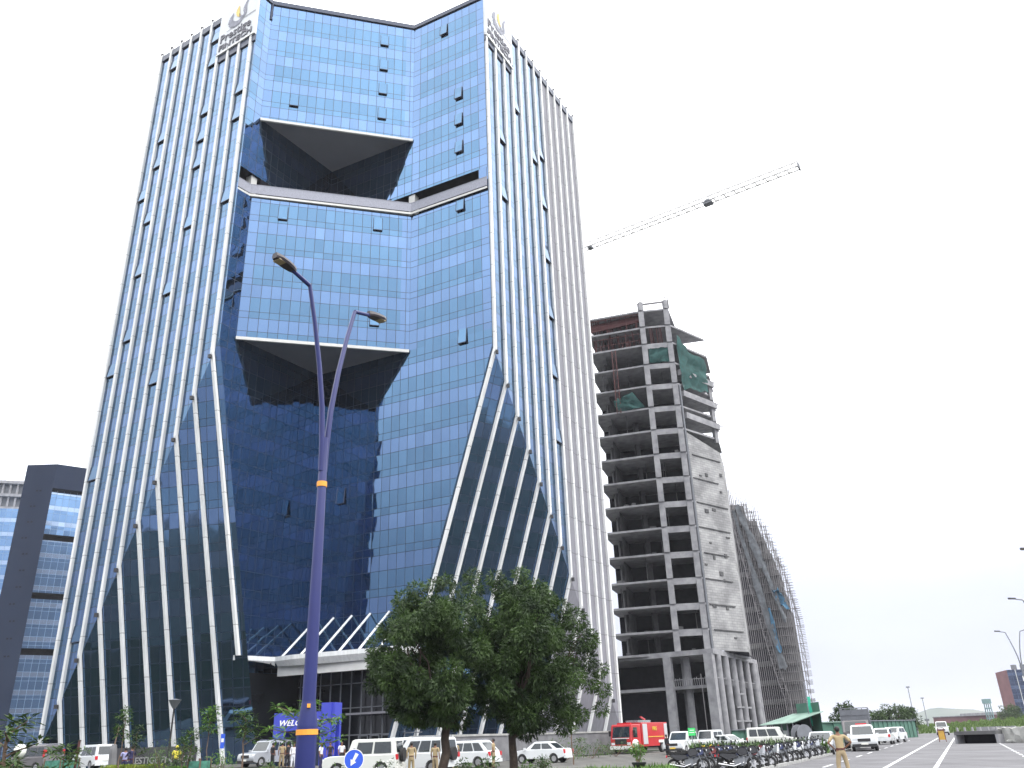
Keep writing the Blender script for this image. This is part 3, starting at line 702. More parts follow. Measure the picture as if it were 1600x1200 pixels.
# blockwork flank (right face) up to 48 m, with patched courses and ledges
def blockmat():
    m,nt,b=new_mat('patchy_blockwork'); tc=N(nt,'ShaderNodeTexCoord'); uv=N(nt,'ShaderNodeUVMap')
    br=N(nt,'ShaderNodeTexBrick'); nt.links.new(uv.outputs[0],br.inputs['Vector']); br.inputs['Scale'].default_value=1.0
    br.inputs['Brick Width'].default_value=1.2; br.inputs['Row Height'].default_value=.42; br.inputs['Mortar Size'].default_value=.03
    br.inputs['Color1'].default_value=(.33,.33,.335,1); br.inputs['Color2'].default_value=(.42,.42,.42,1); br.inputs['Mortar'].default_value=(.24,.24,.24,1)
    no=N(nt,'ShaderNodeTexNoise'); no.inputs['Scale'].default_value=.35; no.inputs['Detail'].default_value=8; nt.links.new(tc.outputs['Object'],no.inputs['Vector'])
    rp=N(nt,'ShaderNodeValToRGB'); rp.color_ramp.elements[0].position=.35; rp.color_ramp.elements[0].color=(.62,.62,.63,1); rp.color_ramp.elements[1].position=.62; rp.color_ramp.elements[1].color=(1,1,1,1)
    nt.links.new(no.outputs[0],rp.inputs[0])
    nt.links.new(mixc(nt,1.0,br.outputs[0],rp.outputs[0],'MULTIPLY'),b.inputs['Base Color']); b.inputs['Roughness'].default_value=.95
    bp=N(nt,'ShaderNodeBump'); bp.inputs['Strength'].default_value=.5; nt.links.new(br.outputs['Fac'],bp.inputs['Height']); bp.invert=True; nt.links.new(bp.outputs[0],b.inputs['Normal'])
    return m
MT['block']=blockmat()
g=MB()
Lr=(cB-cR).length
wall(g,[V3(cR+bkv*.9,13.4),V3(cB,13.4),V3(cB,47.2),V3(cR+bkv*.9,49.3)],cR,bkv)
g.face([V3(cB,13.4),V3(cB+depth*.6,13.4),V3(cB+depth*.6,47.2),V3(cB,47.2)])
g.build('blockwork_wall',MT['block'],frame,True)
for z in LV[1:9]:
    g=MB(); a=cR+bkv*rc.uniform(.9,1.6); b=cR+bkv*(Lr-rc.uniform(0,2)); g.beam(V3(a,z-.1)+Vector((*nRB,0))*.06,V3(b,z-.1)+Vector((*nRB,0))*.06,.2,.16); g.build('wall_ledge',MT['concrete_dk'],frame,True)
for _ in range(16):
    g=MB(); a=cR+bkv*rc.uniform(1.2,Lr-1.2); z=rc.uniform(15,46); g.beam(V3(a,z)+Vector((*nRB,0))*.05,V3(a+bkv*rc.uniform(.3,1.0),z)+Vector((*nRB,0))*.05,.14,rc.uniform(.2,.7)); g.build('wall_patch',MT['concrete_dk'],frame,True)
# black rain pipe in the corner
g=MB(); g.tube([V3(cR+bkv*.35+nRB*.1,13.6),V3(cR+bkv*.35+nRB*.1,58)],.22,6); g.build('rain_pipe',MT['pole_grey'],frame,True)
# open upper floors on the right flank with big edge beams, one outer column, nets and starter bars
for z in (50.5,54.6,58.8):
    g=MB(); g.beam(V3(cR+bkv*1.0,z+1.9),V3(cB+nRB*.3,z+1.4),.9,1.1); g.build('edge_beam',MT['concrete'],frame,True)
    g=MB(); q=cB-bkv*.7; g.box((q.x,q.y,z+.0),(.7,.7,3.2),.5); g.build('column',MT['concrete'],frame,True)
    g=MB()
    for k in range(5):
        p=V3(cB,z+1.6); g.beam(p,p+Vector((rc.uniform(1.0,2.6),rc.uniform(-.5,.5),rc.uniform(.3,1.3))),.05)
    g.build('starter_bars',MT['steel_thin'],frame,True)
def net(name,mat,pts,seed=1,amp=.5,n=8):
    """sagging cloth over the quad pts (a,b,c,d)"""
    a,b,c,d=[Vector(p) for p in pts]; q=random.Random(seed); V=[];F=[]
    for j in range(n+1):
        for i in range(n+1):
            u,v=i/n,j/n; p=(a*(1-u)+b*u)*(1-v)+(d*(1-u)+c*u)*v
            nrm=(b-a).cross(d-a).normalized()
            V.append(p+nrm*(q.uniform(-amp,amp)*(.3+math.sin(math.pi*u)))+Vector((0,0,q.uniform(-amp,amp)*.4)))
    for j in range(n):
        for i in range(n): k=j*(n+1)+i; F.append((k,k+1,k+n+2,k+n+1))
    g=MB(); g.mesh(V,F,0,True); return g.build(name,mat,frame,True)
net('safety_net',MT['netting'],[V3(cR+bkv*.8+nRB*.4,57.5),V3(cB-bkv*2.2+nRB*.7,58.0),V3(cB-bkv*1.0+nRB*.4,64.0),V3(cR+bkv*.8+nRB*.4,68.0)],2,.6)
net('safety_net',MT['netting'],[V3(cM+uMR*.6+nMR*.05,62.6),V3(cR-uMR*.8+nMR*.05,62.6),V3(cR-uMR*.8+nMR*.2,65.4),V3(cM+uMR*.6+nMR*.2,65.4)],3,.25)
net('safety_net',MT['netting'],[V3(cM-uLM*1+nLM*.2,54.2),V3(cM-uLM*6+nLM*.2,54.2),V3(cM-uLM*6.5+nLM*.2,56.2),V3(cM-uLM*3+nLM*.2,57.4)],5,.35)
# formwork, props and rails on the unfinished top floors
g=MB()
for i in range(34):
    t=rc.random(); q=lerp(cL,cM,t)+nLM*.1
    for (z0,z1) in ((66.4,69.6),(69.9,73.0)):
        g.beam(V3(q+depth*rc.uniform(0,.3),z0),V3(q+depth*rc.uniform(0,.3),z1),.11)
for i in range(12):
    q=lerp(cM,cR,rc.uniform(.15,.8))+nMR*.1
    g.beam(V3(q+depth*rc.uniform(0,.2),66.4),V3(q,69.9),.1)
for z in (67.3,68.6,71.3,72.6):
    g.beam(V3(cL+nLM*.1,z),V3(cM+nLM*.1,z),.08)
f_=g.build('formwork_props',MT['rust'],frame,True)
g=MB()
for i in range(26):
    q=lerp(cL,cM,i/25)+nLM*.35; g.beam(V3(q,73.1),V3(q,74.2+rc.uniform(0,.4)),.06)
g.beam(V3(cL+nLM*.35,74.0),V3(cM+nLM*.35,74.6),.08)
for q in (cM,cR-uMR*.6,cR,cB-bkv*2):
    for k in range(5): b=V3(q+Vector((rc.uniform(-.4,.4),rc.uniform(-.4,.4))),73); g.beam(b,b+Vector((rc.uniform(-.1,.1),0,rc.uniform(2,4))),.05)
g.beam(V3(cM,74.5),V3(cR,74.7),.3,.25); g.beam(V3(cM,75.4),V3(cR,75.6),.06); g.build('starter_bars',MT['steel_thin'],frame,True)
g=MB(); 
for q in (cM,cR-uMR*.45): g=MB(); g.box((q.x,q.y,74.0),(.8,.8,1.7),.3); g.build('column',MT['concrete'],frame,True)
g=MB(); g.beam(V3(cL-nLM*1,71.6),V3(cM-nLM*1,72.2),.3,1.4); g.build('formwork_panel',MT['rust'],frame,True)
g=MB(); q=lerp(cL,cM,.45)+nLM*.25; 
for dx in (-.35,.35): g.beam(V3(q+uLM*dx,53.8),V3(q+uLM*dx,66),.12)
for k in range(14): g.beam(V3(q+uLM*(-.35 if k%2 else .35),53.8+k*.87),V3(q+uLM*(.35 if k%2 else -.35),54.67+k*.87),.08)
g.build('hoist_mast',MT['rust'],frame,True)
# podium: two tall colonnaded levels
pL=Vector(pol(6.0,139)); pM=Vector(pol(12.42,132.6)); pR=Vector(pol(15.05,160.0))
upd=(pM-pL).normalized(); upr=(pR-pM).normalized(); dpt=-Vector((upd.y,-upd.x))*16
for z,th,ex in ((13.3,.75,.25),(8.3,.45,-.5)):
    g=MB(); n1=Vector((upd.y,-upd.x)); n2_=Vector((upr.y,-upr.x))
    g.prism([tuple(p) for p in (pL+n1*ex,pM+n1*ex+n2_*ex,pR+n2_*ex,pR-upd*15,pL+upr*22)],z-th,z); (g.prism([tuple(p) for p in (pL-upd*12+n1*ex,pL+n1*ex-upd*.01,pL+upr*22,pL-upd*12+upr*22)],z-th+.003,z-.003)); g.build('podium_slab',MT['concrete'],frame,True)
for q,wd,rnd in ((lerp(pL,pM,.56),1.15,0),(lerp(pL,pM,.70)+dpt*.12,.8,0),(lerp(pL,pM,.965),1.35,0),(pM+upr*2.6,.0,1),(pM+upr*7.0,.0,1),(pM+upr*11.5,.0,1),(pM+upr*15.5,.0,1),(pM+upr*25.5,.0,1),(pM+upr*20.5,.0,1),(pR-upr*1.2,.0,1),(lerp(pL,pM,.62)+dpt*.25,.7,0),(pM+upr*9-upd*3,0,1)):
    g=MB()
    if rnd: g.tube([V3(q,0),V3(q,7.9),V3(q,12.6)],.55,14)
    else: g.box((q.x,q.y,6.3),(wd,wd*.9,12.6),math.atan2(upd.y,upd.x))
    for z in (2.6,5.2,10.4):
        if not rnd: g.box((q.x,q.y,z),(wd+.03,wd*.9+.03,.06),math.atan2(upd.y,upd.x))
    g.build('podium_column',MT['concrete'],frame,True)
g=MB()
for k in range(60):
    t=k/59; q=lerp(lerp(pL,pM,.6),pM,min(1,t*3)) if t<.33 else lerp(pM,pR,(t-.33)/.67); g.beam(V3(q,8.3),V3(q,9.3+rc.uniform(-.1,.2)),.07)
g.beam(V3(pM,9.2),V3(pR,9.2),.08); g.beam(V3(lerp(pL,pM,.6),9.2),V3(pM,9.2),.08); g.build('site_rail',MT['concrete'],frame,True)
g=MB(); 
for k in range(9):
    q=lerp(lerp(pL,pM,.86),pM+upr*2,k/8); 
    if k%3==0: g.beam(V3(q+Vector((0,-.6)),0),V3(q+Vector((0,-.6)),9.8),.1)
g.build('scaffold_pole',MT['steel_thin'],frame,True)
# ground-level interior: wall with its shade put in as near-black, and stair core
g=MB(); a=pL-upd*14+dpt*.18; b=lerp(pL,pM,.55)+dpt*.18
g.face([V3(a,0),V3(b,0),V3(b,7.8),V3(a,7.8)]); a=pL-upd*14+upr*13; b=pM+upr*13-upd*4.5; c=pM+upr*27-upd*4.5
g.face([V3(a,0),V3(b,0),V3(b,12.6),V3(a,12.6)]); g.face([V3(b,0),V3(c,0),V3(c,12.6),V3(b,12.6)]); g.build('inner_wall',MT['shade_fill'],frame,True)
g=MB(); 
for k in range(7):
    q=pM+upr*(4+k*1.2)+dpt*.3; g.box((q.x,q.y,1.2+(k%4)*2.0),(1.6,.3,.25),.6)
a=lerp(pL,pM,.83)+dpt*.3; b=lerp(pL,pM,.95)+dpt*.3; g.face([V3(a,3.8),V3(b,3.8),V3(b,5.2),V3(a,5.2)])
g.build('stair_flight',MT['concrete'],frame,True)

# ------------------------------------------------------------------ scaffolded sail-shaped block behind
sb=thing('scaffolded_building','grey building wrapped in bamboo-like scaffolding with a curved sloping edge, behind the unfinished tower','building',(*pol(15.5,205),0))
def sail(z): # compass angle of the curved right edge at height z
    tab=[(0,17.6),(17,17.75),(25.4,17.75),(35.4,17.4),(47,16.45),(51.5,15.5),(53.0,14.7)]
    for (z0,a0),(z1,a1) in zip(tab[:-1],tab[1:]):
        if z<=z1: return lerp(a0,a1,(z-z0)/(z1-z0))
    return 14.7
def inner(z): return lerp(16.6,14.75,min(1,max(0,(z-8)/46))**.8)
z=0.0
while z<52:
    a1=sail(z+2)-.12; p0=Vector(pol(13.2,206)); p1=Vector(pol(max(inner(z),14.6),201)); p2=Vector(pol(a1,203)); p3_=Vector(pol(a1+.2,222)); p4=Vector(pol(13.2,226))
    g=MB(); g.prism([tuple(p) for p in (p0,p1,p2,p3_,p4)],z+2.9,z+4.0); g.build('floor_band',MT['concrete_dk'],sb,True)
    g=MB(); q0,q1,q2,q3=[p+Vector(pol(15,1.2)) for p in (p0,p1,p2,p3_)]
    g.face([V3(q0,z),V3(q1,z),V3(q1,z+2.9),V3(q0,z+2.9)]); g.build('dark_window_band',MT['shade_fill'],sb,True)
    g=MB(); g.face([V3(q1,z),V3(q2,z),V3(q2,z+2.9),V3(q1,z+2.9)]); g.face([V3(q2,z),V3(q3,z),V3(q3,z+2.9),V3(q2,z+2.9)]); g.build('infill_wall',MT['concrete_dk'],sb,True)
    z+=4.0
g=MB(); rs=random.Random(5)
def spole(az,d,z0,z1,w=.10): x,y=pol(az,d); g.beam((x,y,z0),(x+rs.uniform(-.1,.1),y,z1),w)
for k in range(30):
    az=14.75+k*(18.3-14.75)/29
    zt=0
    for zz in range(0,56): 
        if sail(zz)+.25>az: zt=zz
    zb=0
    if zt>1: spole(az,199.0,0,zt+rs.uniform(.5,3.2)); spole(az,200.6,0,zt+rs.uniform(.5,2.5))
for zz in [1.9*i for i in range(28)]:
    a1=sail(zz)+.25
    x0,y0=pol(max(inner(zz)-.2,14.7),198.9); x1,y1=pol(a1+rs.uniform(0,.12),199.0); g.beam((x0,y0,zz),(x1,y1,zz+rs.uniform(-.1,.1)),.09)
    for k in range(7):
        az=lerp(inner(zz),a1,rs.random()); x,y=pol(az,198.9); x2,y2=pol(az,200.9); g.beam((x,y,zz),(x2,y2,zz),.08)
    x0,y0=pol(a1,199); x1,y1=pol(a1+.15,222); g.beam((x0,y0,zz),(x1,y1,zz),.09)
    for k in range(6):
        x,y=pol(a1+.12,200+k*4); g.beam((x,y,zz-1.9),(x,y,zz+.3),.09); x2,y2=pol(a1+.35,200+k*4); g.beam((x-.6,y,zz),(x2,y2,zz+.1),.08)
for k in range(26):
    zz=k*2.0; x0,y0=pol(inner(zz)-.12,198.6); x1,y1=pol(inner(zz+2)-.12,198.6); x2,y2=pol(inner(zz)+.2,198.6); x3,y3=pol(inner(zz+2)+.2,198.6)
    g.beam((x0,y0,zz),(x1,y1,zz+2),.12); g.beam((x2,y2,zz),(x3,y3,zz+2),.12); g.beam((x0,y0,zz),(x2,y2,zz),.1); g.beam((x0,y0,zz),(x3,y3,zz+2),.07)
g.build('scaffolding',MT['steel_thin'],sb,True)
def bnet(mat,a0,z0,a1,z1,w0,w1,seed,d=198.4):
    q=random.Random(seed); g=MB(); V=[];F=[]
    for j in range(9):
        t=j/8; az=lerp(a0,a1,t); z=lerp(z0,z1,t); hw=lerp(w0,w1,t)*q.uniform(.6,1.3)
        for i in range(4):
            x,y=pol(az+hw*(i/3-.5)+q.uniform(-.03,.03),d+q.uniform(-.4,.4)); V.append((x,y,z+q.uniform(-.6,.6)))
    for j in range(8):
        for i in range(3): k=j*4+i; F.append((k,k+1,k+5,k+4))
    g.mesh(V,F,0,True); g.build('torn_netting',mat,sb,True)
bnet(MT['netting_grey'],15.0,50,16.7,14,.25,.55,1); bnet(MT['netting_blue'],16.35,27,16.65,17,.15,.3,2); bnet(MT['netting_blue'],16.9,31,17.35,27,.5,.5,3)
bnet(MT['netting_grey'],15.5,49,17.3,24,.35,.3,4); bnet(MT['netting_grey'],15.3,51,16.4,36,.3,.5,6)

# ------------------------------------------------------------------ tower crane: pale lattice jib reaching out from behind the glass tower
def lattice(g,a,b,w,h,n,tri=True,th=.09):
    a=Vector(a); b=Vector(b); d=(b-a).normalized(); s=d.cross(Vector((0,0,1))).normalized() if abs(d.z)<.9 else Vector((1,0,0)); up=s.cross(d)
    def pt(t,k):
        base=a+(b-a)*t
        return base+(s*(-w/2) if k==0 else s*(w/2) if k==1 else up*h)
    for k in (0,1,2): g.beam(pt(0,k),pt(1,k),th*1.5)
    for i in range(n):
        t0,t1,tm=i/n,(i+1)/n,(i+.5)/n
        g.beam(pt(t0,0),pt(t0,1),th); g.beam(pt(t0,0),pt(t1,1),th*.8)
        for k in (0,1): g.beam(pt(t0,k),pt(tm,2),th*.8); g.beam(pt(tm,2),pt(t1,k),th*.8)
MT['crane']=pm('crane_white_steel',(.60,.59,.58),rough=.6,var=.1)
j0=Vector((17.6,153.5,100)); j1=Vector((56.3,128.0,100)); jd=(j1-j0).normalized(); mast=j0-jd*8.5
crane=thing('tower_crane','pale tower crane with a lattice jib reaching right from behind the glass tower','crane',(mast.x,mast.y,0))
g=MB()
for k in range(33):
    z=k*3
    c=[Vector((mast.x+sx*.9,mast.y+sy*.9,z)) for sx,sy in ((-1,-1),(1,-1),(1,1),(-1,1))]
    for i in range(4): g.beam(c[i],c[i]+Vector((0,0,3)),.16); g.beam(c[i],c[(i+1)%4]+Vector((0,0,3)),.09)
g.build('mast',MT['crane'],crane,True)
g=MB(); lattice(g,(mast.x,mast.y,100),j1,1.4,1.5,26,th=.13); g.build('jib',MT['crane'],crane,True)
g=MB(); cj=Vector((mast.x,mast.y,100)); lattice(g,cj,cj-jd*13,1.3,.9,8); g.box(cj-jd*12+Vector((0,0,-.8)),(2,2,2.2)); g.build('counter_jib',MT['crane'],crane,True)
g=MB(); top=cj+Vector((0,0,6)); g.beam(cj,top,.5); g.beam(top,cj-jd*11,.08); g.beam(top,cj+jd*20+Vector((0,0,1.2)),.05); g.beam(top,cj+jd*38+Vector((0,0,1.2)),.05); g.build('tie_bars',MT['crane'],crane,True)
g=MB(); q=cj+jd*(8.5+28); g.box(q+Vector((0,0,-.35)),(1.8,1.4,.35),math.atan2(jd.y,jd.x)); g.box(q+Vector((0,0,.1)),(1.0,1.6,.4),math.atan2(jd.y,jd.x)); g.build('trolley',MT['pole_grey'],crane,True)
g=MB(); q=cj+jd*9.3; g.box(q+Vector((0,0,-.1)),(.9,1.3,.5),math.atan2(jd.y,jd.x)); q=j1; g.box(q+Vector((0,0,.2)),(.3,1.3,1.2),math.atan2(jd.y,jd.x)); g.build('jib_fitting',MT['pole_grey'],crane,True)

# ------------------------------------------------------------------ office block with a dark portal frame, left
def frameglass(name,vis,spa,line,modw,fh,v0,f1,f2,lw): return curtain(name,vis,spa,modw=modw,fh=fh,v0=v0,f1=f1,f2=f2,lw=lw,line=line,rough=.12,jitter=.015)
MT['glass_far']=frameglass('pale_banded_glass',(.20,.34,.55),(.42,.54,.72),(.17,.27,.42),1.6,4.2,.3,.5,.72,.07)
MT['frame_dark']=pm('charcoal_cladding',(.020,.030,.058),rough=.8,var=.08,scale=.1,spec=.1)
q0=Vector(pol(-32.05,247)); q1=Vector(pol(-30.45,243)); q2=Vector(pol(-25.0,247))
ob=thing('dark_framed_office','charcoal framed office block with pale banded glass, left behind the glass tower','building',(*q0,0))
uf=(q2-q1).normalized(); nf=Vector((uf.y,-uf.x)); u0=(q1-q0).normalized(); n0=Vector((u0.y,-u0.x)); He=1.6+247*math.tan(R(16.35))
g=MB(); g.face([V3(q0,0),V3(q1,0),V3(q1,He),V3(q0,He)]); g.face([V3(q1,He-6.6),V3(q2,He-6.6),V3(q2,He),V3(q1,He)])
g.face([V3(q1,0),V3(q1-nf*2.2,0),V3(q1-nf*2.2,He-6.6),V3(q1,He-6.6)]); g.face([V3(q1,He-6.6),V3(q1-nf*2.2,He-6.6),V3(q2-nf*2.2,He-6.6),V3(q2,He-6.6)])
g.face([V3(q0,0),V3(q0-n0*20-u0*0,0),V3(q0-n0*20,He),V3(q0,He)]); g.face([V3(q0,He),V3(q1,He),V3(q2,He),V3(q2-nf*20,He),V3(q0-n0*20,He)])
g.build('portal_frame',MT['frame_dark'],ob,True)
g=MB(); a=q1-nf*2.2; b=q2-nf*2.2; gaps=[1.6+243*math.tan(R(e)) for e in (5.75,8.92,12.35)]
lev=[0]+[x for gp in gaps for x in (gp-.8,gp+.8)]+[He-6.6]
for i in range(0,len(lev),2): wall(g,[V3(a,lev[i]),V3(b,lev[i]),V3(b,lev[i+1]),V3(a,lev[i+1])],a,uf)
g.build('glass_wall',MT['glass_far'],ob,True)
for gp in gaps:
    g=MB(); c=-nf*3; g.face([V3(a+c,gp-.8),V3(b+c,gp-.8),V3(b+c,gp+.8),V3(a+c,gp+.8)]); g.face([V3(a,gp+.8),V3(b,gp+.8),V3(b+c,gp+.8),V3(a+c,gp+.8)]); g.face([V3(a,gp-.8),V3(b,gp-.8),V3(b+c,gp-.8),V3(a+c,gp-.8)]); g.build('recessed_gap',MT['shade_fill'],ob,True)
# little paired openings scattered down the dark side
g=MB(); rq=random.Random(2)
for k in range(15):
    z=8+k*4.2; t=.35+rq.uniform(-.1,.2)
    for dx in (0,.9):
        p=q0+u0*((q1-q0).length*t+dx)+n0*.03; g.beam(V3(p,z),V3(p+u0*.45,z),.06,.35)
g.build('vent_opening',MT['shade_fill'],ob,True)

# grey gridded block and its glass strip at the far left edge
q3=Vector(pol(-34.5,300)); q4=Vector(pol(-31.9,296)); Hg=1.6+298*math.tan(R(15.25))
gb=thing('gridded_office','pale grey office block with a grid of balconies at the left edge','building',(*q4,0))
ug=(q4-q3).normalized(); ng=Vector((ug.y,-ug.x))
g=MB(); g.face([V3(q3,0),V3(q4,0),V3(q4,Hg),V3(q3,Hg)]); g.face([V3(q3,Hg),V3(q4,Hg),V3(q4-ng*15,Hg),V3(q3-ng*15,Hg)]); g.build('dark_wall',MT['pole_grey'],gb,True)
for k in range(19):
    z=Hg-.6-k*4.2
    g=MB(); g.beam(V3(q3+ng*.7,z),V3(q4+ng*.7,z),1.4,.9); g.build('balcony',MT['concrete'],gb,True)
for k in range(8):
    g=MB(); p=lerp(q3,q4,k/7)+ng*.8; g.beam(V3(p,0),V3(p,Hg),.45); g.build('pier',MT['concrete'],gb,True)
g=MB(); a=Vector(pol(-34.5,285)); b=Vector(pol(-31.9,281)); c=Vector(pol(-30.5,282)); zt=1.6+281*math.tan(R(13.75))
ua=(b-a).normalized(); wall(g,[V3(a,0),V3(b,0),V3(b,zt),V3(a,zt)],a,ua); wall(g,[V3(b,0),V3(c,0),V3(c,zt),V3(b,zt)],b,(c-b).normalized()); g.face([V3(a,zt),V3(b,zt),V3(c,zt),V3(c+Vector((0,10)),zt),V3(a+Vector((0,10)),zt)]); g.build('glass_strip',MT['glass_far'],gb,True)

# ------------------------------------------------------------------ red and blue office block at the right edge, long red shed, checkpost
r0=Vector(pol(28.95,402)); r1=Vector(pol(28.35,380)) ; r2=Vector(pol(28.95,372)); r3=Vector(pol(34,392))
rb=thing('red_and_blue_office','office block with a red brick flank and blue glass front at the right edge','building',(*r2,0))
Hr=1.6+372*math.tan(R(2.75))
ur=(r3-r2).normalized(); nr=Vector((ur.y,-ur.x))
g=MB(); g.face([V3(r1,0),V3(r2,0),V3(r2,Hr),V3(r1,Hr-.4)]); g.face([V3(r0,0),V3(r1,0),V3(r1,Hr-.4),V3(r0,Hr-.4)]); g.face([V3(r1,Hr-.4),V3(r2,Hr),V3(r3,Hr),V3(r0+(r3-r2),Hr),V3(r0,Hr-.4)]); g.build('brick_flank',MT['brick_red'],rb,True)
MT['rb_glass']=curtain('blue_office_glass',(.06,.08,.13),(.12,.16,.24),modw=1.8,fh=4.6,v0=0,f1=.4,f2=.8,lw=.15,line=(.05,.07,.12),rough=.1)
g=MB(); wall(g,[V3(r2,0),V3(r3,0),V3(r3,Hr),V3(r2,Hr)],r2,ur); g.build('glass_wall',MT['rb_glass'],rb,True)
for z in (3.2,7.6):
    g=MB(); a=r2+ur*6; g.beam(V3(a,z)+Vector((*nr,0))*.4,V3(r3,z)+Vector((*nr,0))*.4,1.0,1.5); g.build('white_canopy',MT['white_mark'],rb,True)
g=MB(); g.beam(V3(r2+ur*3.0,Hr/2)+Vector((*nr,0))*.1,V3(r2+ur*3.1,Hr/2)+Vector((*nr,0))*.1,.3,Hr); g.box(V3(r2+ur*6.5+nr*.2,Hr-3.2),(2.8,.2,1.8),math.atan2(ur.y,ur.x)); g.build('white_panel',MT['white_mark'],rb,True)
for k in range(4):
    g=MB(); p=r2+ur*(4+k*3.4)-nr*2; g.tube([V3(p,Hr),V3(p,Hr+1.8)],1.0,8); g.build('roof_tank',MT['pole_grey'],rb,True)
s0=Vector(pol(24.6,460)); s1=Vector(pol(28.15,430)); us=(s1-s0).normalized(); ns=Vector((us.y,-us.x)); Hs=1.6+430*math.tan(R(.42))
sh=thing('long_red_shed','long low shed with dull red walls and a pale roof, far behind the grassy verge','shed',(*s0,0))
g=MB(); g.prism([tuple(p) for p in (s0,s1,s1-ns*20,s0-ns*20)],0,Hs); g.build('wall',MT['brick_red'],sh,True)
g=MB(); a=s0+us*((s1-s0).length*.45); g.prism([tuple(p) for p in (a+ns,s1-us*4+ns,s1-us*4-ns*22,a-ns*22)],Hs,Hs+1.1); g.prism([tuple(p) for p in (s0+ns*.5,a+ns*.5,a-ns*22,s0-ns*22)],Hs,Hs+.35); g.build('roof',MT['concrete'],sh,True)
# ------------------------------------------------------------------ vehicles
def side_arc(cx,r,z0,n=7):
    return [(cx+r*math.cos(math.pi*k/n),z0+r*math.sin(math.pi*k/n)) for k in range(n+1)]
def extrude_profile(g,prof,hw,rnd=.08,m=0,ctr=None):
    """side profile (x,z) extruded across the width with eased edges"""
    cx=sum(p[0] for p in prof)/len(prof); cz=sum(p[1] for p in prof)/len(prof) if ctr is None else ctr
    def ring(y,k): return [(cx+(x-cx)*(1-k*.35),y,cz+(z-cz)*(1-k)) for x,z in prof]
    rings=[ring(-hw,rnd*1.1),ring(-hw+rnd*.6,rnd*.25),ring(-hw+rnd*2.2,0),ring(hw-rnd*2.2,0),ring(hw-rnd*.6,rnd*.25),ring(hw,rnd*1.1)]
    n=len(prof); V=[p for r in rings for p in r]; F=[]
    for i in range(len(rings)-1):
        for k in range(n): a=i*n+k; b=i*n+(k+1)%n; F.append((a,b,b+n,a+n))
    g.mesh(V,F,m); g.face(rings[0],m); g.face(rings[-1][::-1],m)
def wheel(parent,x,y,r,w=.22,rim='rim'):
    g=MB(); s=1 if y>0 else -1
    g.tube([(x,y-w/2,r),(x,y-w/2+.03,r),(x,y+w/2-.03,r),(x,y+w/2,r)],[r*.93,r,r,r*.93],16)
    wo=bpy.data.objects.new('wheel',g.data('tyre',MT['tyre'])); COL.objects.link(wo); wo.parent=parent
    g=MB(); yy=y+s*(w/2+.004); n=10
    g.tube([(x,y+s*(w/2-.02),r),(x,yy,r)],[r*.62,r*.60],14)
    g.build('rim',MT[rim],wo)
    return wo
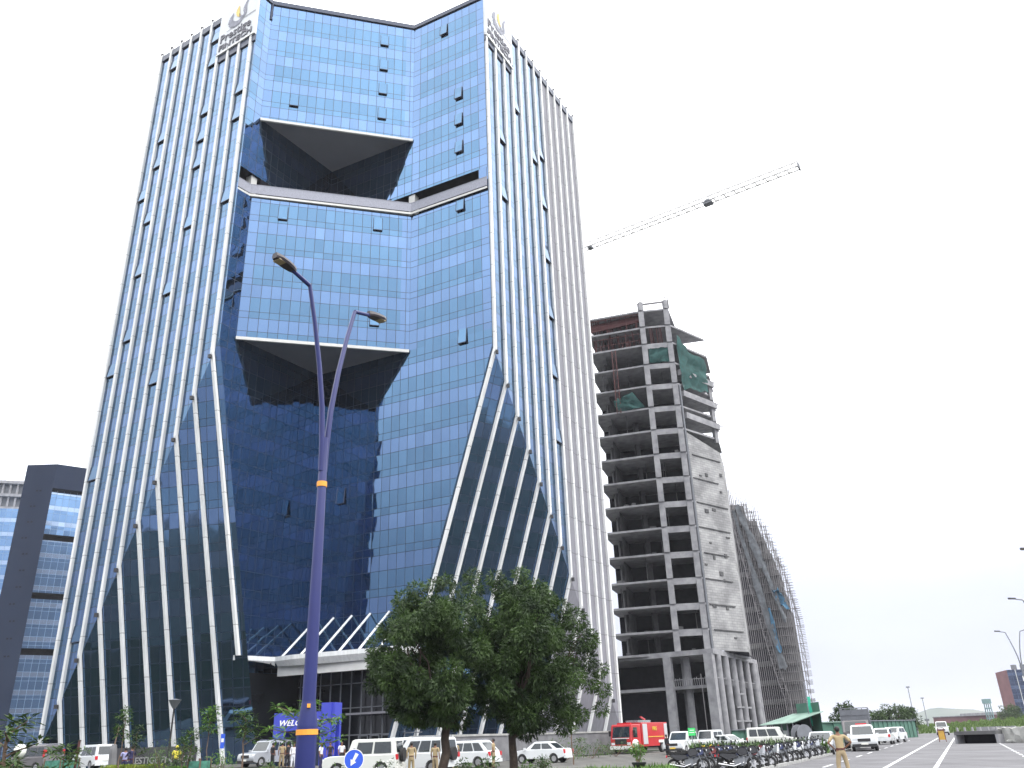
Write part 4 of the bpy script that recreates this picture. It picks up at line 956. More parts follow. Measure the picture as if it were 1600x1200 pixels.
def car(name,label,cat,L=4.4,W=1.8,H=1.7,belt=1.0,hood=.95,x_ws=1.15,x_roof_f=.45,x_roof_r=-1.75,x_rear=-2.1,wr=.36,paint='white_paint',win=2,rack=False,boot=None,spare=False,tail_hi=False,plate='plate',group=None,flip_rear=True,beacon=False):
    """x forward. x_ws: foot of windscreen, x_rear: foot of rear window; boot: boot-lid height for a saloon"""
    t=thing(name,label,cat,(0,0,0),0,group); hw=W/2; f=L/2; b=-L/2
    wf=f-.85; wb=b+.85; z0=.30
    prof=[(b+.02,z0+.05)]+side_arc(wb,wr+.07,z0,6)[::-1][0:0]
    pts=[(b+.04,z0+.12)]
    pts+= [(wb-wr-.07,z0)]+[(wb-(wr+.07)*math.cos(math.pi*k/6),z0+(wr+.09)*math.sin(math.pi*k/6)) for k in range(1,6)]+[(wb+wr+.07,z0)]
    pts+= [(wf-wr-.07,z0)]+[(wf-(wr+.07)*math.cos(math.pi*k/6),z0+(wr+.09)*math.sin(math.pi*k/6)) for k in range(1,6)]+[(wf+wr+.07,z0)]
    pts+= [(f-.04,z0+.1),(f,z0+.35),(f-.03,hood-.22),(f-.14,hood-.07),(f-.45,hood),(x_ws,belt+.02)]
    if boot: pts+=[(x_rear,belt+.02),(b+.25,boot),(b+.05,boot-.08),(b,.62)]
    else: pts+=[(x_rear,belt+.02),(b+.06,belt-.02),(b,.7)]
    g=MB(); extrude_profile(g,pts,hw,.07); body=g.build('body',MT[paint],t)
    # cabin frustum
    k=.86; zr=H
    lo=[(x_ws,-hw+.05,belt),(x_rear,-hw+.05,belt),(x_rear,hw-.05,belt),(x_ws,hw-.05,belt)]
    xm0,xm1=x_roof_f,x_roof_r
    hi=[(xm0,-hw*k+.02,zr-.06),(xm1,-hw*k+.02,zr-.06),(xm1,hw*k-.02,zr-.06),(xm0,hw*k-.02,zr-.06)]
    tp=[(xm0-.12,-hw*k+.14,zr),(xm1+.08,-hw*k+.14,zr),(xm1+.08,hw*k-.14,zr),(xm0-.12,hw*k-.14,zr)]
    g=MB(); V=lo+hi+tp; F=[]
    for a in (0,4):
        for i in range(4): j=(i+1)%4; F.append((a+i,a+j,a+4+j,a+4+i))
    F.append((8,9,10,11)); g.mesh(V,F); g.build('cabin',MT[paint],t)
    def pane(nm,A,B,C,D,u0,u1,v0,v1,out):
        A,B,C,D=[Vector(p) for p in (A,B,C,D)]; out=Vector(out)*.018
        P=lambda u,v:(A*(1-u)+B*u)*(1-v)+(D*(1-u)+C*u)*v+out
        g=MB(); g.face([P(u0,v0),P(u1,v0),P(u1,v1),P(u0,v1)]); return g.build(nm,MT['carglass'],t)
    pane('windscreen',lo[0],lo[3],hi[3],hi[0],.07,.93,.10,.93,(1,0,.6))
    pane('rear_window',lo[2],lo[1],hi[1],hi[2],.10,.90,.14,.88,(-1,0,.4))
    for s in (0,1):
        A,B,C,D=(lo[0],lo[1],hi[1],hi[0]) if s==0 else (lo[3],lo[2],hi[2],hi[3])
        cuts=[(.14,.40),(.43,.68),(.71,.93)] if win==3 else [(.16,.50),(.54,.90)]
        for u0,u1 in cuts: pane('side_window',A,B,C,D,u0,u1,.10,.86,(0,-1 if s==0 else 1,.25))
    for y in (-hw+.12,hw-.12):
        wheel(t,wf,y,wr); wheel(t,wb,y,wr)
    for s in (-1,1):
        g=MB(); g.box((f-.10,s*(hw-.30),hood-.22),(.2,.36,.18)); g.build('headlight',MT['head_lamp'],t)
        g=MB(); 
        zt=(belt+.25 if tail_hi else (boot-.2 if boot else belt-.12)); g.box((b+.06+(.12 if tail_hi else 0),s*(hw-.12),zt),(.16,.20,.55 if tail_hi else .26)); g.build('taillight',MT['red_lamp'],t)
        g=MB(); g.box((x_ws-.05,s*(hw+.09),belt+.08),(.12,.2,.16)); g.build('mirror',MT[paint],t)
    g=MB(); g.box((f-.02,0,hood-.28),(.07,hw*.95,.22)); g.build('grille',MT['grille'],t)
    g=MB(); g.box((f+.0,0,z0+.10),(.14,W*.93,.20)); g.build('front_bumper',MT['grille' if H>1.6 else paint],t)
    g=MB(); g.box((b+.0,0,z0+.14),(.14,W*.93,.22)); g.build('rear_bumper',MT[paint],t)
    g=MB(); g.box((f+.08,0,z0+.22),(.02,.5,.13)); g.build('number_plate',MT[plate],t)
    g=MB(); g.box((b-.02,0,.72),(.02,.5,.13)); g.build('number_plate',MT[plate],t)
    if rack:
        g=MB()
        for s in (-1,1): g.beam((xm0-.2,s*(hw*k-.16),zr+.06),(xm1+.2,s*(hw*k-.16),zr+.06),.05)
        g.build('roof_rails',MT['chrome'],t)
    if spare:
        g=MB(); g.tube([(b-.22,.1,1.02),(b-.02,.1,1.02)],.36,14); g.build('spare_wheel',MT['tyre'],t)
    if beacon:
        g=MB(); g.box((xm0-.55,0,zr+.07),(.2,.8,.08)); g.build('roof_beacon',MT['red_lamp'],t)
    return t
def head(az): return R(90-az)      # heading by compass angle
def put(c,az,d,h,s=1.0,z=None): return place(c,pol(az,d),head(h),z,None,s)

put(car('station_car','dark grey estate van with tall red rear lamps, leftmost vehicle, beside a sapling','van',L=4.6,W=1.8,H=1.95,belt=1.08,hood=1.08,x_ws=1.35,x_roof_f=.75,x_roof_r=-2.1,x_rear=-2.24,paint='grey_paint',win=3,rack=True,tail_hi=True),-28.75,80,-65)
put(car('people_carrier','white people carrier with a dark glazed tailgate, second vehicle from the left','van',L=4.5,W=1.8,H=1.85,belt=1.0,hood=1.0,x_ws=1.3,x_roof_f=.7,x_roof_r=-2.0,x_rear=-2.2,win=3),-25.7,80,-48)
put(car('off_road_car','silver white off-road car seen from the front, left of the khaki guard','car',L=4.3,W=1.8,H=1.9,belt=1.08,hood=1.05,x_ws=.8,x_roof_f=.3,x_roof_r=-2.0,x_rear=-2.1,paint='silver_paint',win=3,rack=True),-16.15,74,-150)
put(car('jeep','cream white jeep half hidden behind the blue arrow sign','car',L=4.2,W=1.7,H=1.85,belt=1.05,hood=1.05,x_ws=.7,x_roof_f=.45,x_roof_r=-1.95,x_rear=-2.05,paint='cream_paint',win=2,spare=True),-10.2,50,-82)
put(car('off_road_car','white boxy car behind the cream jeep, its roof and rear showing','car',L=4.4,W=1.8,H=1.95,belt=1.1,hood=1.05,x_ws=.9,x_roof_f=.4,x_roof_r=-2.05,x_rear=-2.15,win=3),-8.0,58,-75)
put(car('off_road_car','white off-road car with its side to us, left of the left tree trunk','car',L=4.4,W=1.8,H=1.9,belt=1.08,hood=1.05,x_ws=.9,x_roof_f=.4,x_roof_r=-2.0,x_rear=-2.12,win=3,spare=True,rack=True),-6.75,53,-66)
put(car('crossover_car','white crossover with a sloping tail and red rear lamp between the two tree trunks','car',L=4.6,W=1.85,H=1.7,belt=.98,hood=.96,x_ws=1.2,x_roof_f=.55,x_roof_r=-1.5,x_rear=-2.15,win=3,rack=True),-3.8,62,-64)
put(car('saloon_car','white saloon car right of the right-hand tree trunk','car',L=4.3,W=1.72,H=1.46,belt=.92,hood=.88,x_ws=1.05,x_roof_f=.35,x_roof_r=-.85,x_rear=-1.55,boot=.98,wr=.31,win=2),1.05,67,-64)
put(car('off_road_car','white off-road car seen from the front, right of the fire engine','car',L=4.5,W=1.85,H=1.85,belt=1.08,hood=1.08,x_ws=.9,x_roof_f=.35,x_roof_r=-2.0,x_rear=-2.12,win=3,plate='plate_y'),9.85,82,-150)
put(car('jeep','white jeep beside the bright green board','car',L=3.9,W=1.7,H=1.9,belt=1.05,hood=1.0,x_ws=.6,x_roof_f=.4,x_roof_r=-1.75,x_rear=-1.85,win=2,spare=True),11.5,90,-140)
put(car('small_hatchback','white low hatchback in front of the round concrete columns','car',L=4.1,W=1.7,H=1.42,belt=.9,hood=.86,x_ws=1.1,x_roof_f=.35,x_roof_r=-.9,x_rear=-1.6,boot=.95,wr=.3),12.7,90,140)
put(car('minibus','white minibus with three square side windows near the green shed','van',L=4.6,W=1.75,H=1.95,belt=1.1,hood=1.0,x_ws=1.15,x_roof_f=.75,x_roof_r=-2.2,x_rear=-2.25,paint='cream_paint',win=3),15.4,88,110)
put(car('saloon_car','silver saloon car parked behind the motorcycles and the khaki officer','car',L=4.3,W=1.72,H=1.46,belt=.92,hood=.88,x_ws=1.05,x_roof_f=.35,x_roof_r=-.85,x_rear=-1.55,boot=.98,wr=.31,paint='silver_paint'),18.25,66,-155)
put(car('pickup_car','white off-road car facing us on the road in front of the caged lorry','car',L=4.5,W=1.85,H=1.8,belt=1.05,hood=1.05,x_ws=.9,x_roof_f=.35,x_roof_r=-1.9,x_rear=-2.1,win=3,beacon=True),20.6,73,-160)
put(car('small_hatchback','white hatchback on the road edge, left of the farther white car','car',L=3.8,W=1.65,H=1.5,belt=.92,hood=.88,x_ws=1.0,x_roof_f=.35,x_roof_r=-1.4,x_rear=-1.75,wr=.29),21.75,97,28)
put(car('small_hatchback','white car parked farthest along the road edge by the green hoarding','car',L=3.9,W=1.68,H=1.55,belt=.95,hood=.9,x_ws=1.0,x_roof_f=.35,x_roof_r=-1.5,x_rear=-1.8,wr=.29),22.3,106,-140)
put(car('minibus','distant white van coming down the road beyond the yellow barricade','van',L=4.8,W=1.9,H=2.1,belt=1.2,hood=1.1,x_ws=1.5,x_roof_f=1.1,x_roof_r=-2.3,x_rear=-2.35),24.95,165,-154)

# fire engine
def fire_engine():
    t=thing('fire_engine','red fire engine with white roller shutters parked at the foot of the glass tower','fire engine')
    W=2.4;hw=W/2
    g=MB(); prof=[(2.0,.55),(2.2,.55)]+[(2.95-.55*math.cos(math.pi*k/6),.5+.6*math.sin(math.pi*k/6)) for k in range(1,6)]+[(3.55,.55),(3.95,.5),(4.0,1.3),(3.93,1.45),(3.70,2.62),(3.55,2.72),(2.0,2.72)]
    extrude_profile(g,prof,hw,.05); g.build('cab',MT['red_paint'],t)
    g=MB(); g.face([(3.95,-hw+.2,1.52),(3.95,hw-.2,1.52),(3.74,hw-.26,2.5),(3.74,-hw+.26,2.5)]); g.build('windscreen',MT['carglass'],t)
    for s in (-1,1):
        g=MB(); g.face([(3.6,s*(hw+.02),1.5),(2.75,s*(hw+.02),1.5),(2.75,s*(hw-.0),2.42),(3.5,s*(hw-.0),2.42)]); g.build('side_window',MT['carglass'],t)
        g=MB(); g.box((4.0,s*.9,.95),(.1,.36,.22)); g.build('headlight',MT['head_lamp'],t)
        g=MB(); g.box((3.7,s*(hw+.2),1.9),(.12,.22,.5)); g.build('mirror',MT['black'],t)
    g=MB(); g.box((4.0,0,1.15),(.08,1.3,.5)); g.build('grille',MT['grille'],t)
    g=MB(); g.box((4.03,0,1.43),(.05,1.9,.07)); g.build('white_band',MT['white_mark'],t)
    g=MB(); g.box((4.05,0,.6),(.3,W,.32)); g.build('front_bumper',MT['white_mark'],t)
    g=MB(); prof=[(1.85,.75),(-1.2,.75)]; prof=[(1.85,.62),(1.85,2.85),(-3.6,2.85),(-3.6,.62),(-3.0,.62)]+[(-2.35-.65*math.cos(math.pi*k/6),.55+.65*math.sin(math.pi*k/6)) for k in range(1,6)]+[(-1.65,.62)]
    extrude_profile(g,prof,hw+.02,.025); body=g.build('body',MT['red_paint'],t)
    for s in (-1,1):
        for x0,x1 in ((1.65,.75),(-2.85,-3.5),):
            g=MB(); g.box(((x0+x1)/2,s*(hw+.05),1.78),(abs(x1-x0),.03,1.9)); g.build('roller_shutter',MT['shutter'],body)
        g=MB(); g.box((-1.0,s*(hw+.05),1.5),(3.2,.02,.07)); g.build('yellow_line',MT['plate_y'],body)
        g=MB(); g.box((-2.35,s*(hw+.045),1.05),(1.7,.03,.25)); g.build('wheel_arch',MT['white_mark'],body)
    text_mesh('lettering','FIRE BRIGADE',.34,MT['plate_y'],t,(.45,-hw-.055,2.15),Vector((-1,0,0))*-1,UP,Vector((0,-1,0)),.01) if False else None
    for s in (-1,1):
        text_mesh('lettering','FIRE',.5,MT['plate_y'],t,(-1.6 if s<0 else -.35,s*(hw+.055),2.1),Vector((1 if s<0 else -1,0,0)),UP,Vector((0,s,0)),.01,bold=.01)
    for x in (2.95,-2.35):
        for y in (-hw+.15,hw-.15): wheel(t,x,y,.5,.3)
    g=MB(); g.box((.2,0,2.98),(2.6,1.4,.22)); g.beam((1.6,-.7,3.05),(-3.2,-.7,3.05),.06); g.beam((1.6,-.45,3.05),(-3.2,-.45,3.05),.06)
    for k in range(14): g.beam((1.4-k*.34,-.7,3.05),(1.4-k*.34,-.45,3.05),.04)
    g.build('roof_ladder',MT['chrome'],t)
    g=MB(); g.tube([(-.6,.3,2.85),(-.6,.3,3.15),(.2,.3,3.4)],.1,8); g.build('water_monitor',MT['red_paint'],t)
    g=MB(); g.box((3.1,0,2.8),(.3,1.5,.14)); g.build('roof_beacon',MT['red_lamp'],t)
    return t
put(fire_engine(),7.35,93,-143)

# caged grey lorry behind the white car on the road
def lorry():
    t=thing('caged_lorry','grey caged lorry parked behind the white off-road car','lorry')
    g=MB(); g.box((-1.2,0,1.0),(4.2,2.2,.35)); g.build('chassis',MT['pole_grey'],t)
    g=MB(); 
    for s in (-1,1):
        for k in range(9): g.beam((-3.2+k*.5,s*1.08,1.15),(-3.2+k*.5,s*1.08,3.1),.07)
        for z in (1.6,2.1,2.6,3.1): g.beam((-3.25,s*1.08,z),(.85,s*1.08,z),.06)
    for z in (1.6,2.1,2.6,3.1): g.beam((.85,-1.08,z),(.85,1.08,z),.06)
    for k in range(6): g.beam((.85,-1.08+k*.43,1.15),(.85,-1.08+k*.43,3.1),.06)
    g.face([(.8,-1.05,1.15),(.8,1.05,1.15),(.8,1.05,3.0),(.8,-1.05,3.0)]); g.build('cage',MT['pole_grey'],t)
    g=MB(); prof=[(.95,.6),(2.5,.55),(2.55,1.3),(2.25,2.15),(.95,2.2)]; extrude_profile(g,prof,1.0,.06); g.build('cab',MT['grey_paint'],t)
    g=MB(); g.face([(2.57,-.85,1.35),(2.57,.85,1.35),(2.32,.8,2.08),(2.32,-.8,2.08)]); g.build('windscreen',MT['carglass'],t)
    for x in (1.9,-2.1):
        for y in (-.95,.95): wheel(t,x,y,.42,.25)
    for s in (-1,1): g=MB(); g.box((2.56,s*.7,.95),(.06,.26,.18)); g.build('headlight',MT['head_lamp'],t)
    return t
put(lorry(),20.35,79,-158)

# motorcycles in a long row along the kerb
def bike(paint,label,scooter=False):
    t=thing('scooter' if scooter else 'motorcycle',label,'scooter' if scooter else 'motorcycle',(0,0,0),0,'two-wheelers parked in a row along the kerb')
    r=.27 if scooter else .31; wb=.64
    for x in (-wb,wb):
        g=MB(); n=16
        g.tube([(x+r*.82*math.cos(2*math.pi*k/n),0,r+r*.82*math.sin(2*math.pi*k/n)) for k in range(n+1)],.055,6,cap=False)
        wo=g.build('wheel',MT['tyre'],t)
        g=MB(); g.tube([(x,-.05,r),(x,.05,r)],.1,10)
        for k in range(5): a=2*math.pi*k/5; g.beam((x,0,r),(x+r*.75*math.cos(a),0,r+r*.75*math.sin(a)),.03)
        g.build('rim',MT['rim'],wo)
    g=MB()
    if scooter:
        extrude_profile(g,[(-.95,.55),(-.98,.78),(-.85,.86),(-.2,.80),(-.1,.45),(.25,.32),(.42,.38),(.50,.98),(.42,1.0),(.30,.45),(-.05,.52),(-.15,.35),(-.6,.35)],.17,.10)
    else:
        extrude_profile(g,[(.0,.76),(.04,.92),(.14,1.02),(.34,1.0),(.46,.86),(.40,.70),(.1,.64)],.14,.14); extrude_profile(g,[(-.45,.50),(-.80,.72),(-.72,.80),(-.06,.76),(.02,.60)],.11,.12)
    g.build('fairing' if scooter else 'fuel_tank',MT[paint],t)
    g=MB(); extrude_profile(g,[(-.84,.80),(-.86,.89),(-.70,.90),(-.42,.83),(-.12,.82),(.0,.88),(.0,.79),(-.4,.76)],.13,.08); g.build('seat',MT['black'],t)
    g=MB(); 
    if not scooter:
        g.box((.02,0,.42),(.36,.22,.30)); g.box((.10,0,.60),(.22,.16,.16))
    else: g.box((-.45,0,.33),(.4,.2,.18))
    g.build('engine',MT['pole_grey'],t)
    g=MB(); 
    for y in (-.09,.09): g.beam((wb,y,r),(.40,y,.98),.035)
    g.build('fork',MT['pole_grey'],t)
    g=MB(); g.tube([(.28,-.36,1.06),(.38,-.2,1.05),(.42,0,1.0),(.38,.2,1.05),(.28,.36,1.06)],.018,6)
    g.build('handlebar',MT['black'],t)
    for s in (-1,1):
        g=MB(); g.beam((.36,s*.22,1.05),(.38,s*.28,1.15),.012); g.box((.38,s*.30,1.17),(.03,.12,.08)); g.build('mirror',MT['black'],t)
    g=MB(); g.ball((.52,0,.90),.09,0,10,(.8,1,1)); hl=g.build('headlight',MT['black'],t); g=MB(); g.tube([(.56,0,.89),(.605,0,.885)],[.055,.045],10); g.build('lens',MT['head_lamp'],hl)
    for x,s0,s1 in ((wb,20,160),(-wb,30,170)):
        g=MB(); pr=[(x+(r+.05)*math.cos(R(a)),r+(r+.05)*math.sin(R(a))) for a in range(s0,s1,20)]
        for (a,b),(c,d) in zip(pr[:-1],pr[1:]): g.face([(a,-.07,b),(a,.07,b),(c,.07,d),(c,-.07,d)])
        g.build('mudguard',MT[paint],t)
    g=MB(); g.tube([(.1,-.14,.35),(-.2,-.16,.25),(-.85,-.17,.36)],[.03,.035,.05],8); g.build('exhaust',MT['chrome'],t)
    g=MB(); g.box((-.94,0,.70),(.06,.14,.09)); g.build('taillight',MT['red_lamp'],t)
    g=MB(); g.beam((-.05,.12,.35),(-.1,.42,.0),.03); g.build('side_stand',MT['black'],t)
    return t
MT['bike_blue']=pm('dark_blue_tank',(.02,.03,.10),rough=.3,coat=.5); MT['bike_black']=pm('black_tank',(.015,.015,.018),rough=.3,coat=.5); MT['bike_red']=pm('dark_red_tank',(.16,.02,.02),rough=.3,coat=.5)
protos=[bike('bike_black','black motorcycle in the kerbside row nearest the camera, just right of the flower pots'),bike('bike_blue','x'),bike('bike_red','x'),bike('white_paint','x',True),bike('silver_paint','x',True)]
order=[0,1,0,4,2,0,3,1,0,0,3,1,3,0,4,1,0,4,1,0, 0,1,0,2,1,0,1,0]
names={0:'black motorcycle',1:'dark blue motorcycle',2:'dark red motorcycle',3:'white scooter',4:'silver scooter'}
ords=['nearest','second','third','fourth','fifth','sixth','seventh','eighth','ninth','tenth']
seen={}; usedp=set(); cnt={k:order.count(k) for k in range(5)}
rb_=random.Random(8)
nrow=len(order)-8
for i,k in enumerate(order):
    n=seen.get(k,0); seen[k]=n+1
    c=protos[k] if k not in usedp else copy_tree(protos[k]); usedp.add(k)
    a=(39.2+i*1.28 if i<nrow else 39.6+(i-nrow)*1.15)+rb_.uniform(-.12,.12); b=(-9.1 if i<nrow else -11.3)+rb_.uniform(-.12,.12)
    p=rp_(a,b); hd=math.atan2(RN.y,RN.x)+rb_.uniform(-.2,.2)+(.45)
    row='kerbside row' if i<nrow else 'rear row'; key=(k,i<nrow); m_=sum(1 for j in range(i) if order[j]==k and (j<nrow)==(i<nrow)); tot=sum(1 for j in range(len(order)) if order[j]==k and (j<nrow)==(i<nrow))
    lab=('%s %s in the %s of two-wheelers, counted from the camera end'%(ords[m_],names[k],row)) if tot>1 else 'only %s in the %s of two-wheelers'%(names[k],row)
    c.location=(p[0],p[1],0); c.rotation_euler=(R(rb_.uniform(-9,-5)),0,hd); c['label']=lab
# ------------------------------------------------------------------ people
def skin_mesh(name,pts,edges,rad,root,mat,parent,sub=2):
    me=bpy.data.meshes.new(name); me.from_pydata(pts,edges,[]); o=bpy.data.objects.new(name,me); COL.objects.link(o)
    md=o.modifiers.new('s','SKIN'); md.use_smooth_shade=True
    for i,(v,r_) in enumerate(zip(me.skin_vertices[0].data,rad)):
        v.radius=(r_,r_) if not isinstance(r_,tuple) else r_; v.use_root=(i==root)
    sb_=o.modifiers.new('u','SUBSURF'); sb_.levels=sub; sb_.render_levels=sub
    dg=bpy.context.evaluated_depsgraph_get(); dg.update()
    m2=bpy.data.meshes.new_from_object(o.evaluated_get(dg)); bpy.data.objects.remove(o); bpy.data.meshes.remove(me)
    m2.materials.clear(); m2.materials.append(mat)
    for p in m2.polygons: p.use_smooth=True
    o=bpy.data.objects.new(name,m2); COL.objects.link(o); o.parent=parent; return o
def person(label,shirt='khaki',trous='khaki_dk',pose='stand',cap=None,loc=(0,0),face=180,h=1.72,belt='maroon',loose=False,group=None,fine=False,z=None,hairc='hair'):
    """x to the person's right... faces +y before rotation"""
    t=thing('person',label,'person',(0,0,0),0,group); k=h/1.72
    if pose=='akimbo': arm=lambda s:[(s*.20,0,1.42),(s*.40,-.06,1.20),(s*.21,.08,1.04)]
    elif pose=='front': arm=lambda s:[(s*.20,0,1.42),(s*.27,.02,1.16),(s*.09,.22,1.10)]
    elif pose=='lean': arm=lambda s:[(s*.20,.0,1.42),(s*.25,.10,1.17),(s*.16,.34,1.12)]
    else: arm=lambda s:[(s*.20,0,1.42),(s*.25,-.02,1.15),(s*.24,.05,.90)]
    stance=.11 if pose!='akimbo' else .15
    leg=lambda s:[(s*.09,0,.92),(s*(stance),.02,.50),(s*(stance+.015),-.01,.09),(s*(stance+.03),.12,.035)]
    P=[];Rr=[];Ed=[]
    def add(p,r,fr=None): P.append((p[0]*k,p[1]*k,p[2]*k)); Rr.append(tuple(x*k for x in r) if isinstance(r,tuple) else r*k); 
    def chain(start,lst,rs):
        pv=start
        for p,r in zip(lst,rs): add(p,r); Ed.append((pv,len(P)-1)); pv=len(P)-1
        return pv
    add((0,0,.95),(.13,.10)); chain(0,[(0,0,1.12),(0,0,1.34),(0,0,1.46),(0,.0,1.53)],[(.12,.09),(.14,.10),(.07,.06),.05])
    nk=4; chain(nk,[(0,.012,1.60),(0,.012,1.68)],[(.075,.09),(.065,.075)])
    chest=2
    for s in (-1,1):
        a=arm(s); e=chain(chest,a,[.05,.04,.028])
        hx,hy,hz=a[2]; d=Vector(a[2])-Vector(a[1]); d.normalize()
        pm_=Vector(a[2])+d*.06; e=chain(e,[tuple(pm_)],[(.035,.018)])
        if fine:
            side=Vector((0,1,0)) if pose!='front' else Vector((0,0,1))
            for j,(o_,l_) in enumerate(((-.027,.075),(-.009,.088),(.009,.082),(.026,.065))):
                b0=pm_+side*o_; chain(e,[tuple(b0+d*.03),tuple(b0+d*l_+Vector((0,.012,-.006)))],[.0095,.008])
            chain(e,[tuple(pm_-d*.02+side*.04),tuple(pm_+side*.055+d*.02)],[.010,.009])
        l=leg(s); chain(0,l,[.085,.06,.042,.03])
    skin_mesh('body',P,Ed,Rr,0,MT['skin'],t)
    # shirt
    P=[];Rr=[];Ed=[]; sw=.155 if not loose else .17
    add((0,0,1.18),(sw,.115)); chain(0,[(0,-.005,1.34),(0,0,1.45)],[(.165,.118),(.085,.07)]); chain(0,[(0,0,1.04),(0,0,.96 if not loose else .72)],[(.148,.112),(.16,.125) if not loose else (.17,.14)])
    for s in (-1,1):
        a=arm(s); m_=Vector(a[0]).lerp(Vector(a[1]),.85); 
        chain(1,[a[0],tuple(m_)]+([tuple(Vector(a[1]).lerp(Vector(a[2]),.8))] if loose else []),[.066,.056,.045])
    skin_mesh('shirt',P,Ed,Rr,0,MT[shirt],t)
    P=[];Rr=[];Ed=[]
    add((0,0,.95),(.150,.118)); chain(0,[(0,0,1.02)],[(.142,.112)])
    for s in (-1,1):
        l=leg(s); chain(0,[(s*.085,-.005,.86),l[1],(l[2][0],l[2][1],.12)],[.098,.078,.062])
    skin_mesh('trousers',P,Ed,Rr,0,MT[trous],t)
    g=MB(); V=[]; 
    g.tube([(0,0,.985*k),(0,0,1.025*k)],.155*k,16); 
    g.v=[(x,y*.8,z_) for x,y,z_ in g.v]; g.build('belt',MT[belt],t)
    for s in (-1,1):
        g=MB(); l=leg(s)[2]; g.box((l[0]*k,.05*k,.045*k),(.10*k,.27*k,.09*k)); g.build('shoe',MT['black'],t)
    # hair and face
    g=MB(); g.ball((0,-.012*k,1.645*k),.098*k,0,14,(.90,1.06,1.02)); 
    g.v=[(x,min(y,(.035 if z_<1.67*k else .075)*k),z_) for x,y,z_ in g.v]
    g.build('hair',MT[hairc],t)
    g=MB(); 
    for s in (-1,1): g.ball((s*.03*k,.094*k,1.635*k),.010*k,0,8)
    g.box((0,.094*k,1.565*k),(.05*k,.02*k,.008*k)); g.build('eyes_and_mouth',MT['hair'],t)
    g=MB(); g.face([(-.015*k,.09*k,1.59*k),(.015*k,.09*k,1.59*k),(0,.118*k,1.59*k)]); g.face([(-.015*k,.09*k,1.59*k),(0,.118*k,1.59*k),(0,.092*k,1.64*k)]); g.face([(.015*k,.09*k,1.59*k),(0,.092*k,1.64*k),(0,.118*k,1.59*k)]); g.build('nose',MT['skin'],t)
    for s in (-1,1):
        g=MB(); g.ball((s*.088*k,0,1.62*k),.028*k,0,8,(.35,.7,1)); g.build('ear',MT['skin'],t)
    if cap:
        g=MB(); g.tube([(0,0,1.675*k),(0,0,1.72*k),(0,0,1.76*k)],[.108*k,.115*k,.06*k],14); g.box((0,.12*k,1.675*k),(.15*k,.1*k,.012*k)); g.build('cap',MT[cap],t)
    t.rotation_euler=(0,0,R(180-face)); x,y=loc; t.location=(x,y,gz(x,y) if z is None else z)
    return t
# face: compass direction the person looks towards, 0 = away from the camera
def F_(a): return 180+a
pl=person
pl('uniformed officer in khaki with his back to us, standing on the road by the motorcycles',pose='akimbo',loc=pol(19.2,32.5),face=F_(4),fine=True,h=1.66)
pl('guard in khaki seen from behind beside the silver white off-road car',loc=pol(-15.2,68),face=F_(-5),h=1.74,cap='white_cloth')
pl('man in dark clothes left of the khaki guard',shirt='dark_cloth',trous='dark_cloth',loc=pol(-15.75,67.5),face=F_(40),h=1.72)
pl('man in dark clothes right of the khaki guard',shirt='dark_cloth',trous='dark_cloth',loc=pol(-14.85,68.2),face=F_(-40),h=1.74)
pl('person in long white shirt and trousers beside the blue lamp post',shirt='white_cloth',trous='white_cloth',loc=pol(-14.5,66.5),face=F_(170),h=1.68,loose=True)
pl('guard in khaki standing in front of the white off-road car, seen from behind',loc=pol(-7.25,50),face=F_(-10),h=1.68,loose=True,trous='khaki')
pl('guard in pale khaki half hidden by the left tree trunk',loc=pol(-5.75,49),face=F_(20),h=1.66)
pl('guard in khaki facing the bonnet of the white crossover',loc=pol(-4.5,57),face=F_(-20),h=1.72)
pl('guard in pale khaki at the tail of the white crossover',loc=pol(-2.05,58),face=F_(-80),h=1.76)
pl('person in black between the fire engine and the white off-road car',shirt='dark_cloth',trous='dark_cloth',loc=pol(8.95,72),face=F_(60),h=1.62,loose=True,hairc='hair')
pl('man in dark navy clothes leaning forward near the name wall',shirt='navy',trous='navy',pose='lean',loc=pol(-23.75,54),face=F_(-60),h=1.66,loose=True)
pl('person in a lavender shirt just left of the man in navy',shirt='lilac',trous='navy',pose='front',loc=pol(-24.1,55.5),face=F_(-30),h=1.55)
pl('person in a bright yellow top and dark skirt before the name wall',shirt='yellow_cloth',trous='dark_cloth',loc=pol(-21.3,55),face=F_(0),h=1.62,hairc='yellow_cloth',loose=False)
pl('person in a white shirt right of the blue lamp post',shirt='white_cloth',trous='navy',loc=pol(-12.85,60),face=F_(100),h=1.70)
pl('person in dark clothes by the portal, right of the blue lamp post',shirt='dark_cloth',trous='navy',loc=pol(-12.3,68),face=F_(180),h=1.72)
pl('person in a white shirt standing before the blue portal side panel',shirt='white_cloth',trous='dark_cloth',loc=pol(-11.6,66),face=F_(140),h=1.76)
pl('man in a white shirt behind the cream jeep, left of two at the lobby doors',shirt='white_cloth',trous='navy',loc=pol(-10.7,76),face=F_(180),h=1.72)
pl('man in a white shirt at the lobby doors, right of the other',shirt='white_cloth',trous='dark_cloth',loc=pol(-10.05,77),face=F_(200),h=1.74)
pl('woman in a red and dark dress near the lobby doors',shirt='maroon',trous='maroon',loc=pol(-9.3,77),face=F_(180),h=1.62,loose=True)
